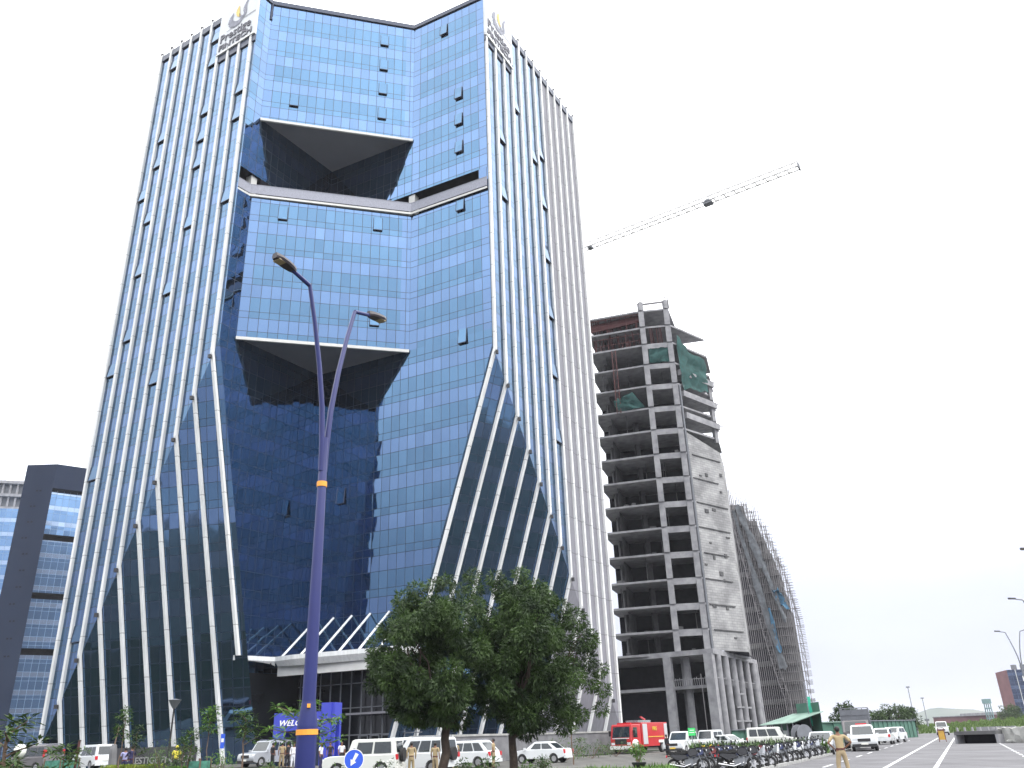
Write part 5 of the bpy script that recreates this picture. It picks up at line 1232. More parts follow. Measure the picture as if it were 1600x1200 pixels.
# ------------------------------------------------------------------ trees and plants
def leaf_cloud(g,clumps,n_per,size,rnd,droop=.3,m=0,aspect=.45,shell=.55):
    """small leaf faces scattered through ellipsoid clumps (centre, radius)"""
    for c,r in clumps:
        c=Vector(c); n=int(n_per*(r if not isinstance(r,tuple) else max(r))**2)
        rx,ry,rz=(r,r,r*.85) if not isinstance(r,tuple) else r
        for _ in range(n):
            d=Vector((rnd.gauss(0,1),rnd.gauss(0,1),rnd.gauss(0,1))).normalized()
            k=shell+(1-shell)*rnd.random()**.6 if rnd.random()<.8 else rnd.random()
            k*=rnd.uniform(.9,1.12)
            p=c+Vector((d.x*rx,d.y*ry,d.z*rz))*k
            ax=(d+Vector((rnd.uniform(-.7,.7),rnd.uniform(-.7,.7),rnd.uniform(-.9,.5)-droop))).normalized()
            sd=ax.cross(Vector((rnd.uniform(-1,1),rnd.uniform(-1,1),rnd.uniform(-1,1)))).normalized()
            L=size*rnd.uniform(.6,1.35); w=L*aspect
            g.face([p-sd*w*.5,p+ax*L*.5-sd*w*.1,p+ax*L,p+ax*L*.45+sd*w*.5],m)
def limb(g,a,b,r0,r1,rnd,n=4,wob=.12):
    a=Vector(a); b=Vector(b); pts=[]; L=(b-a).length
    for i in range(n+1):
        t=i/n; p=a.lerp(b,t)
        if 0<i<n: p+=Vector((rnd.uniform(-1,1),rnd.uniform(-1,1),rnd.uniform(-.4,.4)))*L*wob*.5
        pts.append(p)
    g.tube(pts,[r0+(r1-r0)*i/n for i in range(n+1)],8); return pts
def tree(label,xy,kind='tree',crown=None,trunk_h=2.0,seed=1,leaf='leaf_dark',size=.16,n_per=260,tr=.2,lean=(0,0),bark='bark',group=None,forks=5,name='tree',z=None):
    """crown: list of (offset, radius) clumps relative to the trunk foot"""
    rnd=random.Random(seed); t=thing(name,label,kind,(xy[0],xy[1],gz(*xy) if z is None else z),0,group)
    g=MB(); top=Vector((lean[0],lean[1],trunk_h)); limb(g,(0,0,-.1),top,tr,tr*.72,rnd,5,.05)
    cs=sorted(crown,key=lambda c:-(c[1] if not isinstance(c[1],tuple) else max(c[1])))
    for c,r in cs[:forks]: 
        pts=limb(g,top,Vector(c)*.92+Vector((0,0,-.1)),tr*.55,tr*.12,rnd,5,.18)
        for _ in range(2):
            s=pts[3]; limb(g,s,Vector(c)+Vector((rnd.uniform(-.7,.7),rnd.uniform(-.7,.7),rnd.uniform(-.3,.7)))*(r if not isinstance(r,tuple) else r[0]),tr*.2,tr*.05,rnd,3,.2)
    g.build('trunk',MT[bark],t)
    g=MB(); leaf_cloud(g,crown,n_per,size,rnd); g.build('crown',MT[leaf],t)
    return t
def crown_blob(rnd,cx,cy,z0,z1,w,n,rmin,rmax,prof=None):
    out=[]
    for i in range(n):
        for _ in range(50):
            t=rnd.random(); z=z0+(z1-z0)*t
            hw=w/2*(prof(t) if prof else math.sqrt(max(0,1-(2*t-1)**2)))
            a=rnd.uniform(0,2*math.pi); k=rnd.random()**.45
            x=cx+math.cos(a)*hw*k; y=cy+math.sin(a)*hw*k*.95
            r=rnd.uniform(rmin,rmax)
            if all((Vector((x,y,z))-Vector(c)).length>.55*min(r,rr_) for c,rr_ in out): break
        out.append(((x,y,z),r))
    return out
# the two big dark roadside trees (32 m away)
r1_=random.Random(21)
prof1=lambda t: (0.50+1.7*t) if t<.28 else (1.0 if t<.5 else math.sqrt(max(0,1-((t-.5)/.52)**2))*.96+.04)
c1=crown_blob(r1_,-.35,0,2.35,6.35,4.3,105,.30,.60,prof1)+[((-2.45,0,3.5),.36),((-2.5,.2,4.3),.33),((-1.0,0,6.75),.34),((.1,.1,7.0),.34),((-1.4,-.3,6.3),.42),((1.2,0,6.1),.42),((-.3,0,6.9),.30),((-2.1,0,5.3),.36),((.6,0,6.7),.30)]
c1=[((c[0],c[1],c[2]*1.04),r) for c,r in c1]
tree('left one of two big dark trees in front of the tower, with a leaning trunk',pol(-5.3,32),crown=c1,trunk_h=2.2,seed=4,tr=.19,lean=(.15,0),n_per=3000,size=.16,forks=12)
prof2=lambda t: (0.50+1.7*t) if t<.28 else (1.0 if t<.5 else max(.15,1-((t-.5)/.55)**1.7))
c2=crown_blob(r1_,.75,0,1.95,6.7,4.7,115,.30,.58,prof2)+[((-1.35,.1,7.35),.32),((-1.3,0,6.8),.36),((-1.2,0,6.2),.4),((-.45,0,7.2),.34),((.55,0,7.35),.30),((.6,.1,6.8),.36),((-.2,0,6.8),.42),((2.6,0,5.6),.48),((2.15,.1,6.0),.36),((3.1,0,4.8),.36),((3.45,0,3.8),.28),((3.5,.1,3.1),.28),((3.35,0,2.45),.26),((2.9,0,4.2),.44),((2.5,0,2.3),.36),((1.9,0,1.95),.33),((3.0,0,3.4),.4),((1.6,0,6.3),.34)]
c2=[((c[0],c[1],c[2]*1.045),r) for c,r in c2]
tree('right one of two big dark trees in front of the tower, with a straight trunk',pol(-.85,33),crown=c2,trunk_h=1.8,seed=9,tr=.18,n_per=3000,size=.16,forks=12)

# saplings with open whorled tops
def sapling(label,xy,h,w,seed,leaf='leaf_mid',nb=7,tr=.045,size=.26,low=.45,bark='bark_pale',guard=None):
    rnd=random.Random(seed); t=thing('sapling',label,'sapling',(xy[0],xy[1],gz(*xy)))
    g=MB(); pts=limb(g,(0,0,0),(rnd.uniform(-.1,.1),0,h*.9),tr,tr*.4,rnd,6,.04)
    tips=[]
    for i in range(nb):
        k=low+(1-low)*i/max(1,nb-1); p=Vector((0,0,h*k*.9)); a=i*2.4+rnd.uniform(-.4,.4)
        rl=w*.5*(1.15-k*.55)*rnd.uniform(.7,1.1)
        q=p+Vector((math.cos(a)*rl,math.sin(a)*rl,h*.12*rnd.uniform(.4,1.2))); limb(g,p,q,tr*.4,tr*.12,rnd,3,.1); tips.append(q)
        tips.append(p.lerp(q,.55))
    tips.append(Vector((0,0,h)))
    g.build('trunk',MT[bark],t)
    g=MB()
    for q in tips:
        for k in range(int(26)):
            a=rnd.uniform(0,2*math.pi); e=rnd.uniform(-.5,.7); d=Vector((math.cos(a)*math.cos(e),math.sin(a)*math.cos(e),math.sin(e)))
            L=size*rnd.uniform(.6,1.2); sd=d.cross(UP).normalized(); p=q+d*rnd.uniform(0,.16)
            g.face([p,p+d*L*.5-sd*L*.14,p+d*L-Vector((0,0,L*.15)),p+d*L*.5+sd*L*.14])
    g.build('leaves',MT[leaf],t)
    return t
sapling('dark leafy sapling cut by the left edge, its drooping branches over the grey office block',pol(-30.2,22),2.35,2.0,3,'leaf_dark',12,.07,.26,.2)
sapling('bushy sapling between the grey estate van and the white people carrier',pol(-27.3,40),1.75,1.9,5,'leaf_mid',10,.04,.28,.2)
sapling('slim sapling with its leaf tuft high before the third white fin',pol(-24.4,46),3.3,1.0,6,'leaf_mid',6,.035,.26,.6)
sapling('slim dark sapling right behind the lavender shirt',pol(-23.6,50),2.5,.9,7,'leaf_dark',6,.03,.24,.5)
sapling('thin-stemmed sapling with a small green top left of the park lamp',pol(-20.5,44),2.3,1.0,8,'leaf_mid',5,.03,.24,.6)
sapling('small sapling with leaves at the foot of the fifth fin',pol(-20.9,40),1.9,.7,9,'leaf_mid',5,.03,.22,.6)
sapling('tall sapling with a fresh green top, just right of the round bush',pol(-19.6,44),3.2,1.0,10,'leaf_light',6,.03,.26,.72)
sapling('young tree with a pale trunk standing left of the silver off-road car',pol(-17.5,42),3.0,1.35,11,'leaf_mid',8,.05,.28,.62)
sapling('young tree behind the blue lamp post, light green twigs spreading both sides',pol(-13.9,30),2.95,3.2,12,'leaf_light',12,.045,.26,.62)
sapling('little sapling at the low wall beneath the right tree crown',pol(3.0,60),3.3,1.9,13,'leaf_mid',8,.05,.28,.45)
sapling('short leafy plant at the far left in front of the office block',pol(-29.9,32),1.45,1.2,14,'leaf_mid',8,.03,.3,.3)
# round bush and shrubs
def bush(label,xy,w,h,seed,leaf='leaf_mid',name='bush',cat='bush',n=14,size=.11,flowers=None,dens=420):
    rnd=random.Random(seed); t=thing(name,label,cat,(xy[0],xy[1],gz(*xy)))
    cl=[((rnd.uniform(-.5,.5)*w*.7,rnd.uniform(-.3,.3)*w*.6,h*rnd.uniform(.3,.78)),min(w,h)*rnd.uniform(.20,.32)) for _ in range(n)]
    g=MB()
    for c,r in cl[:6]: g.beam((0,0,0),c,.025)
    g.build('stems',MT['bark_pale'],t)
    g=MB(); leaf_cloud(g,cl,dens,size,rnd); g.build('leaves',MT[leaf],t)
    if flowers:
        g=MB()
        for _ in range(26): c,r=rnd.choice(cl); d=Vector((rnd.gauss(0,1),rnd.gauss(0,1),abs(rnd.gauss(0,1)))).normalized(); g.ball(Vector(c)+d*r*1.02,.035,0,6)
        g.build('flowers',MT[flowers],t)
    return t
bush('round light green bush on a short stem left of the person in yellow',pol(-21.95,48),1.5,2.05,31,'leaf_mid')
bush('low bush in front of the estate van, left of the sapling',pol(-27.9,44),1.2,1.0,32,'leaf_mid')
bush('spiky pale shrub before the last white fin, left of the young tree',pol(-18.75,40),1.3,1.65,33,'leaf_light')
bush('small leafy plant in front of the silver off-road car',pol(-16.0,44),1.1,.95,34,'leaf_light')
bush('tall airy shrub in front of the cream jeep',pol(-11.3,33),1.1,1.15,35,'leaf_light',flowers='flower_white',dens=200)
bush('leafy shrub under the blue arrow sign, right side',pol(-8.5,31),1.5,1.15,36,'leaf_mid',flowers='flower_white',dens=220)
bush('spiky plant at the tail of the white crossover',pol(-2.7,38),1.5,1.15,37,'leaf_mid',size=.2,dens=160)
for k,(a,d,w_,h_,l_) in enumerate([(2.5,72,4.5,1.7,'left end'),(4.2,76,4.5,1.5,'middle'),(5.7,80,4.0,1.3,'right end')]):
    bush('%s dark green shrub of the bed below the grey plinth wall'%l_,pol(a,d),w_,h_,40+k,'leaf_mid',n=22,size=.2,dens=110)
# trimmed yellow-green hedge strips near the name wall
def hedge(label,a0,a1,d,h,w,seed,leaf):
    rnd=random.Random(seed); p=Vector((*pol(a0,d),0)); q=Vector((*pol(a1,d),0)); z=gz(p.x,p.y)
    t=thing('hedge',label,'hedge',(p.x,p.y,z)); g=MB(); L=(q-p).length; n=int(L*900)
    for _ in range(n):
        o=p+(q-p)*rnd.random()+Vector((rnd.uniform(-w/2,w/2),rnd.uniform(-w/2,w/2),0)); zz=h*(.15+.85*rnd.random()**.5)
        c=Vector((o.x-p.x,o.y-p.y,zz)); d_=Vector((rnd.gauss(0,1),rnd.gauss(0,1),abs(rnd.gauss(0,1))+.2)).normalized(); sd=d_.cross(Vector((rnd.random(),rnd.random(),.3))).normalized(); s=rnd.uniform(.06,.13)
        g.face([c-sd*s*.4,c+d_*s,c+sd*s*.4])
    g.build('leaves',MT[leaf],t)
    g=MB(); g.beam((0,0,h*.35),(q.x-p.x,q.y-p.y,h*.35),w*.7,h*.6); g.build('stems',MT['bark'],t); return t
hedge('trimmed yellow-green hedge at the left end of the name wall',-25.1,-23.6,49,.75,.6,1,'leaf_yel')
hedge('trimmed yellow-green hedge in front of the middle of the name wall',-23.3,-22.2,49,.75,.6,2,'leaf_yel')
hedge('trimmed green hedge before the right part of the name wall',-21.7,-20.2,48,.65,.6,3,'leaf_light')
# trees far down the road
def far_tree(label,az,d,h,w,seed,lop=False):
    rnd=random.Random(seed)
    cr=crown_blob(rnd,0,0,h*.30,h*.92,w,26,h*.09,h*.17,(lambda t:.95-.65*t) if not lop else (lambda t:.5+.5*math.sin(t*3)))
    return tree(label,pol(az,d),crown=cr,trunk_h=h*.35,seed=seed,tr=.2,n_per=170,size=.55,forks=6,leaf='leaf_dark',z=0)
far_tree('large bushy tree behind the green hoarding, nearest along the road',19.75,150,5.0,6.0,51)
far_tree('second tree behind the hoarding, just right of the caged lorry',21.6,165,4.2,5.0,52)
far_tree('third tree behind the hoarding, leaning top by the two light masts',22.6,170,5.2,5.0,53,True)
far_tree('small tree at the end of the hoarding under the light mast',23.3,175,4.8,3.2,54,True)
far_tree('tree in front of the red and blue office block',28.6,300,7.0,9.0,55)
# grassy bank beyond the road and loose grass along it (uncountable)
def bank():
    g=MB(); rnd=random.Random(77); n=50; V=[]
    for j in range(5):
        for i in range(n+1):
            az=23.2+i*(34-23.2)/n; d=(215-(az-23.2)*6.5) if az<30 else 170
            d=d+j*22; x,y=pol(az,d); hh=(0,1.2,2.0,2.1,0)[j]*(.55+.06*(az-23.2))*(1+.25*math.sin(az*9+j))
            V.append((x,y,hh))
    g.mesh(V,[(j*(n+1)+i,j*(n+1)+i+1,(j+1)*(n+1)+i+1,(j+1)*(n+1)+i) for j in range(4) for i in range(n)],0,True)
    props(g.build('grassy_bank',MT['bank']),kind='structure')
    g=MB()
    for _ in range(15000):
        k=rnd.random(); i=rnd.randrange(n); j=rnd.choice((0,0,1,1,2)); a=Vector(V[j*(n+1)+i]); b=Vector(V[(j+1)*(n+1)+i+1]); p=a.lerp(b,k)
        d=Vector((rnd.uniform(-.5,.5),rnd.uniform(-.5,.5),1)).normalized(); s=rnd.uniform(.3,.9); sd=Vector((rnd.uniform(-1,1),rnd.uniform(-1,1),0)).normalized()
        g.face([p-sd*s*.35,p+sd*s*.35,p+d*s])
    props(g.build('bank_grass',MT['grass']),'tufts of green grass covering the bank beyond the road end','grass',kind='stuff')
MT['bank']=pm('grassy_soil',(.05,.09,.025),rough=1,col2=(.11,.14,.05),scale=.3,detail=8)
bank()
# low planting along the near edge of the forecourt: leaves, tufts and white-flowered ground cover
def cover(name,lab,band,n,leaf,s0,s1,seed):
    rnd=random.Random(seed); g=MB()
    for _ in range(n):
        az,d=band(rnd); x,y=pol(az,d); p=Vector((x,y,gz(x,y)))
        for k in range(rnd.randint(4,9)):
            a=rnd.uniform(0,6.28); d_=Vector((math.cos(a)*.6,math.sin(a)*.6,rnd.uniform(.4,1.2))).normalized(); s=rnd.uniform(s0,s1); sd=d_.cross(UP).normalized()
            q=p+Vector((rnd.uniform(-.12,.12),rnd.uniform(-.12,.12),rnd.uniform(0,s1*.7))); g.face([q-sd*s*.13,q+sd*s*.13,q+d_*s])
    props(g.build(name,MT[leaf]),lab,'ground cover',kind='stuff')
def band1(r):
    az=r.uniform(-11,9.4) if r.random()<.85 else r.uniform(-30,-11); return az,r.uniform(33,41)+1.2*math.sin(az*1.7)
cover('low_planting','loose low green planting along the near edge of the forecourt',band1,2600,'leaf_light',.12,.36,61)
cover('green_weeds','darker green weeds mixed through the strip below the cars',band1,1500,'leaf_mid',.10,.30,62)
cover('lawn_tufts','grass tufts beside the name wall and under the saplings',lambda r:(r.uniform(-31,-15),r.uniform(36,52)),2600,'grass',.10,.26,63)
cover('bed_plants','mixed low plants before the white cars at the unfinished tower',lambda r:(r.uniform(10.5,18.5),r.uniform(62,72)),700,'leaf_mid',.25,.8,64)
props(bpy.data.objects['low_planting']) 
# potted plants along the kerb of the garden strip
pots=[('terracotta pot with a leafy plant under the white saloon car',1.0,36,'leaf_mid',1.0),('terracotta pot with a bushy plant left of the right tree trunk',-3.9,36,'leaf_mid',.9),('wide dark pot with a spreading plant in front of the fire engine',7.1,41,'leaf_light',1.25),('terracotta pot with a small plant just right of the right tree trunk',-.1,35,'leaf_light',.8)]
for k,(lab,az,d,lf,s) in enumerate(pots):
    xy=pol(az,d); t=thing('potted_plant',lab,'potted plant',(xy[0],xy[1],gz(*xy)),0,'pots along the garden strip'); rnd=random.Random(90+k)
    g=MB(); g.tube([(0,0,0),(0,0,.34*s),(0,0,.35*s),(0,0,.42*s)],[.15*s,.22*s,.26*s,.26*s],14); g.build('pot',MT['terracotta' if k!=2 else 'stone_dk'],t)
    g=MB(); leaf_cloud(g,[((rnd.uniform(-.2,.2),rnd.uniform(-.2,.2),.42*s+rnd.uniform(.15,.5)*s),.2*s) for _ in range(8)],900,.14,rnd); g.build('leaves',MT[lf],t)
    g=MB()
    for _ in range(6): g.beam((0,0,.4*s),(rnd.uniform(-.25,.25),rnd.uniform(-.2,.2),.8*s),.015)
    g.build('stems',MT['bark_pale'],t)
for k,(az,d,f) in enumerate([(11.9,58,'flower_red'),(12.6,57,'flower_yellow'),(13.2,58,'flower_yellow'),(11.4,60,'flower_yellow')]):
    bush('%s flowering plant behind the motorcycles'%['red','yellow','farther yellow','leftmost yellow'][k],pol(az,d),.9,1.0,100+k,'leaf_mid',flowers=f,n=8,dens=260)
# ------------------------------------------------------------------ street furniture
px,py=pol(-13.78,12.6)
def twin_lamp(label,x,y,rz,sc=1.0,dark=False,group='twin-arm street lamps'):
    t=thing('street_lamp',label,'street lamp',(x,y,0),rz,group); pm_='pole_grey' if dark else 'blue_pole'
    k=sc
    g=MB(); g.tube([(0,0,0),(0,0,.9),(0,0,1.88),(0,0,1.885),(0,0,2.15),(0,0,2.2)],[.142,.142,.142,.142,.105,.100],12); sl=g.build('base_sleeve',MT[pm_],t)
    g=MB(); a=R(-100)-rz; g.box((.140*math.cos(a),.140*math.sin(a),.9),(.012,.13,.45),a); g.build('access_hatch',MT[pm_],sl)
    g=MB(); g.tube([(0,0,2.1),(0,0,5.5),(0,0,5.52),(0,0,6.1)],[.100,.066,.062,.058],12); g.build('pole',MT[pm_],t)
    if not dark:
        g=MB(); g.tube([(0,0,1.77),(0,0,1.84)],.150,16,smooth=False); g.build('orange_band',MT['orange'],t)
        g=MB(); g.tube([(0,0,5.30),(0,0,5.38)],.078,16,smooth=False); g.build('orange_band',MT['orange'],t)
        g=MB(); a=R(-75)-rz; g.box((.100*math.cos(a),.100*math.sin(a),2.14),(.045,.09,.05),a+R(90)); g.build('yellow_tag',MT['orange'],t)
    for s in (-1,1):
        g=MB(); pts=[(s*.035,0,5.55),(s*.05,0,6.0),(s*.10,0,6.6),(s*.22,0,7.3),(s*.38,0,8.0),(s*.55,0,8.62)]
        g.tube(pts,[.045,.046,.044,.041,.037,.034],10); g.tube([(s*.55,0,8.62),(s*.95,0,8.72)],[.036,.034],8)
        arm=g.build('arm',MT[pm_],t)
        g=MB(); hd=[(.90,.045),(.98,.08),(1.08,.10),(1.24,.10),(1.34,.06)]
        V=[];F=[]
        for (x_,w_) in hd:
            zz=8.73+(x_-.9)*.12
            V+=[(s*x_,-w_,zz),(s*x_,-w_*.7,zz+.06),(s*x_,w_*.7,zz+.06),(s*x_,w_,zz),(s*x_,w_*.8,zz-.035),(s*x_,-w_*.8,zz-.035)]
        for i in range(len(hd)-1):
            for q in range(6): a=i*6+q; b=i*6+(q+1)%6; F.append((a,b,b+6,a+6))
        F+=[tuple(range(5,-1,-1)),tuple(range(24,30))]
        g.mesh(V,F); hobj=g.build('lamp_head',MT['fin_dark' if dark else 'lamp_housing'],t)
        g=MB(); g.box((s*1.21,0,8.73+.3*.12-.03),(.18,.15,.02)); g.build('diffuser',MT['lamp_tan'],hobj)
    return t
MT['lamp_housing']=pm('lamp_housing',(.035,.028,.035),rough=.5)
twin_lamp('big deep blue twin-arm street lamp with orange bands, in front of the tower',px,py,math.atan2(2.2,1.32))
# lamps further down the road, on its right side
for lab,az,d,rz in (('dark twin-arm street lamp at the right edge, nearest of those','25',)*0 or ()): pass
for lab,az,d,rz in [('dark lamp at the right edge with only the tip of its arm in view',33.0,44.0,0),('dark lamp at the right edge with one arm reaching left into view',31.2,62.0,0),('dark twin-arm lamp at the right edge in front of the blue office',29.75,84.0,0)]:
    x,y=pol(az,d); twin_lamp(lab,x,y,R(-26.1)+rz,1,True)
# slim light masts far away
for k,(lab,az,d,h,ln) in enumerate([('taller far mast with a dark base, left of two beyond the trees',23.6,210,9.4,-.4),('shorter far mast with a dark base, right of two beyond the trees',24.25,240,7.8,-.3)]):
    x,y=pol(az,d); t=thing('light_mast',lab,'mast',(x,y,0)); g=MB(); g.tube([(0,0,0),(0,0,h*.35),(0,0,h*.36),(0,0,h)],[.28,.22,.12,.07],8); g.build('pole',MT['pole_grey'],t)
    g=MB(); g.box((0,0,h),(.7,.3,.25)); g.box((0,0,h*.36),(.9,.5,.5)); g.build('lamp_head',MT['pole_grey'],t)
# garden lamp before the tower
x,y=pol(-21.75,52); t=thing('garden_lamp','slim black garden lamp with a flared lantern before the sixth white fin','lamp',(x,y,gz(x,y)))
g=MB(); g.tube([(0,0,0),(0,0,.5),(0,0,.55),(0,0,3.55)],[.10,.09,.06,.045],8); g.build('pole',MT['black'],t)
g=MB(); g.tube([(0,0,3.5),(0,0,3.65),(0,0,3.95)],[.08,.18,.36],8,cap=False); g.tube([(0,0,3.93),(0,0,4.0)],[.38,.08],8); g.build('lantern',MT['pole_grey'],t)
# globe garden lights
for k,(lab,az,d,h) in enumerate([('white globe lamp on a brown post at the left edge',-29.55,40,1.75),('white globe lamp in front of the fire engine cab',7.0,60,1.25)]):
    x,y=pol(az,d); t=thing('globe_lamp',lab,'lamp',(x,y,gz(x,y)-.1)); g=MB(); g.tube([(0,0,0),(0,0,h-.2)],.07,8); g.build('post',MT['bark_pale'],t)
    g=MB(); g.ball((0,0,h),.23,0,14,(1,1,1.15)); g.build('globe',MT['flower_white'],t)
# rusty post by the people carrier
x,y=pol(-26.65,40); t=thing('wooden_post','thin reddish brown post standing in front of the white people carrier','post',(x,y,gz(x,y)))
g=MB(); g.tube([(0,0,0),(.0,0,.9),(.02,0,1.95)],[.06,.055,.05],8); g.build('post',MT['rust'],t); g=MB(); g.tube([(.02,0,1.95),(.02,0,2.0)],.065,8); g.build('cap',MT['bark'],t)
# grey weathered stump / wrapped sapling beside the van
x,y=pol(-24.75,50); t=thing('stone_marker','rough grey pillar between the people carrier and the name wall','pillar',(x,y,gz(x,y)))
g=MB(); g.tube([(0,0,0),(.03,0,.8),(-.03,0,1.5),(0,0,1.72)],[.22,.2,.18,.12],9,smooth=False); g.build('pillar',MT['stone'],t); g=MB(); g.tube([(0,0,1.7),(.1,0,2.6)],[.04,.02],6); g.build('stake',MT['bark_pale'],t)
# tree guards of green netting
for k,(lab,az,d,w_,h_) in enumerate([('green mesh tree guard at the far left edge',-30.0,38,1.0,1.05),('green mesh tree guard between the two vans on the left',-27.35,52,1.6,1.0),('green mesh tree guard right of the person in yellow',-19.95,40,.9,1.1)]):
    x,y=pol(az,d); t=thing('tree_guard',lab,'tree guard',(x,y,gz(x,y)))
    g=MB(); n=12; g.tube([(0,0,.05),(0,0,h_)],[w_/2,w_/2*.96],n,cap=False); g.build('mesh',MT['guard'] if 'guard' in MT else MT.setdefault('guard',pm('green_mesh',(.06,.20,.15),rough=.9,var=.4,scale=6)),t)
    for j in range(4):
        a=j*math.pi/2+.4; g=MB(); g.beam((w_/2*math.cos(a),w_/2*math.sin(a),0),(w_/2*math.cos(a),w_/2*math.sin(a),h_+.1),.05); g.build('stake',MT['bark_pale'],t)
# keep-left road sign
x,y=pol(-10.82,29); t=thing('road_sign','round blue road sign with a white arrow pointing down left','road sign',(x,y,0),R(10))
g=MB(); g.tube([(0,.03,0),(0,.03,1.55)],.035,10); g.build('post',MT['pole_grey'],t)
g=MB(); n=28; g.tube([(0,-.015,1.22),(0,.015,1.22)],.315,n,smooth=False); dsk=g.build('disc',MT['sign_blue'],t)
g=MB(); 
for i in range(n):
    a0=2*math.pi*i/n; a1=2*math.pi*(i+1)/n; g.face([(.315*math.cos(a0),-.018,1.22+.315*math.sin(a0)),(.315*math.cos(a1),-.018,1.22+.315*math.sin(a1)),(.290*math.cos(a1),-.018,1.22+.290*math.sin(a1)),(.290*math.cos(a0),-.018,1.22+.290*math.sin(a0))])
g.build('white_rim',MT['white_mark'],dsk)
g=MB(); d_=Vector((-math.sin(R(28)),0,-math.cos(R(28)))); s_=Vector((d_.z,0,-d_.x)); c=Vector((0,-.02,1.22))
pts=[(-.20,.055),(.03,.04),(.03,.10),(.20,.0),(.03,-.10),(.03,-.04),(-.20,-.055)]
g.face([c+d_*a+s_*b for a,b in pts]); g.build('arrow',MT['white_mark'],dsk)
# small blue notice on the last fin's foot
x,y=pol(-18.75,60); t=thing('small_notice','small blue and white notice on a post before the last white fin','sign',(x,y,gz(x,y)))
g=MB(); g.tube([(0,0,0),(0,0,1.6)],.04,8); g.build('post',MT['white_mark'],t); g=MB(); g.box((0,-.05,1.85),(.26,.03,.85)); b_=g.build('board',MT['sign_blue'],t); g=MB(); g.box((0,-.07,1.9),(.16,.01,.22)); g.build('white_mark',MT['white_mark'],b_)
# bright green board by the white cars
x,y=pol(10.55,80); t=thing('green_board','bright green board on a post among the white parked cars','sign',(x,y,0))
g=MB(); g.tube([(0,0,0),(0,0,1.5)],.04,8); g.build('post',MT['pole_grey'],t); g=MB(); g.box((0,-.05,1.78),(.62,.04,.62)); b_=g.build('board',MT['board_green'],t)
g=MB(); g.box((0,-.08,1.9),(.36,.01,.06)); g.box((0,-.08,1.72),(.44,.01,.06)); g.build('white_lines',MT['white_mark'],b_)
# grey plinth wall below the right-hand facet and the dark name wall
w0=Vector(pol(6.55,96)); w1=Vector(pol(2.0,88)); w2_=Vector(pol(-4.9,70.5)); w3=Vector(pol(-7.4,70))
t=thing('plinth_wall','low grey stone plinth wall with a coping below the right side of the glass tower','wall',(*w0,0))
for a,b in ((w0,w1),(w1,w2_),(w2_,w3)):
    g=MB(); g.beam(V3(a,1.02),V3(b,1.02),.5,2.04); 
    dd=(b-a); n_=int(dd.length/1.5)
    g.build('wall_face',MT['stone'],t,True)
    g=MB(); g.beam(V3(a,2.12),V3(b,2.12),.66,.16); g.build('coping',MT['kerb'],t,True)
nw0=Vector(pol(-24.7,58)); nw1=Vector(pol(-20.2,57)); z_=gz(*nw0)
t=thing('name_wall','dark granite name wall with metal capital letters in the garden left of the entrance','sign',(*nw0,z_))
g=MB(); g.beam(V3(nw0,z_+.75),V3(nw1,z_+.75),.4,1.5); g.build('wall_face',MT['stone_dk'],t,True)
un=(nw1-nw0).normalized(); nn=Vector((un.y,-un.x))
MT['steel_letters']=pm('brushed_letters',(.30,.30,.30),rough=.4,metal=.2)
text_mesh('lettering','PRESTIGE FINTECH',.50,MT['steel_letters'],t,V3(nw0+un*.75+nn*.23,z_+.62),Vector((*un,0)),UP,Vector((*nn,0)),.02,bold=.008,sx=.88)
# white kerb blocks of the garden strip
g=MB()
kb=[]
for k in range(26):
    a=-10.5+k*.95; d=34.2 if a<6 else 36.5
    x,y=pol(a,d); c=thing('kerb_block','whitewashed kerb block along the near edge of the garden strip','kerb block',(x,y,0),R(-a)+.05,'white kerb blocks of the garden strip') if k==0 else None
    if k==0:
        q=MB(); q.prism([(-.25,-.09),(.25,-.09),(.25,.09),(-.25,.09)],0,.22); q.prism([(-.23,-.07),(.23,-.07),(.23,.07),(-.23,.07)],.22,.25); q.build('block',MT['white_mark'],c); kb=c
    else: place(copy_tree(kb),(x,y),R(-a)+.05)
# green site shed, hoarding and fence by the unfinished tower
s0=Vector(pol(15.1,104)); s1=Vector(pol(16.9,98)); s2=Vector(pol(17.3,108))
t=thing('site_shed','green sheet-metal site shed with a pale sloping roof beside the scaffolding','shed',(*s0,0))
us_=(s1-s0).normalized(); nb=Vector((-us_.y,us_.x))
def Q2(a,b,z): p=s0+us_*a+nb*b; return V3(p,z)
Ls=(s1-s0).length
g=MB(); g.face([Q2(1.2,.4,0),Q2(Ls*.62,.4,0),Q2(Ls*.62,.4,2.3),Q2(1.2,.4,2.3)]); g.face([Q2(1.2,3,0),Q2(Ls,3,0),Q2(Ls,3,3.1),Q2(1.2,3,3.1)]); g.face([Q2(1.2,.4,0),Q2(1.2,3,0),Q2(1.2,3,3),Q2(1.2,.4,2.3)]); g.face([Q2(1.6,3.2,2.6),Q2(Ls-.3,3.2,2.6),Q2(Ls-.3,3.2,4.3),Q2(1.6,3.2,4.3)]); g.build('wall',MT['shed_green'],t,True)
g=MB(); g.mesh([Q2(-.5,-.6,2.25),Q2(Ls+.3,-.6,2.35),Q2(Ls+.3,3.2,3.35),Q2(.6,3.2,3.3),Q2(-.5,-.6,2.18),Q2(Ls+.3,-.6,2.28),Q2(Ls+.3,3.2,3.28),Q2(.6,3.2,3.23)],[(0,1,2,3),(7,6,5,4),(0,4,5,1),(1,5,6,2),(2,6,7,3),(3,7,4,0)]); g.build('roof',MT['shed_roof'],t,True)
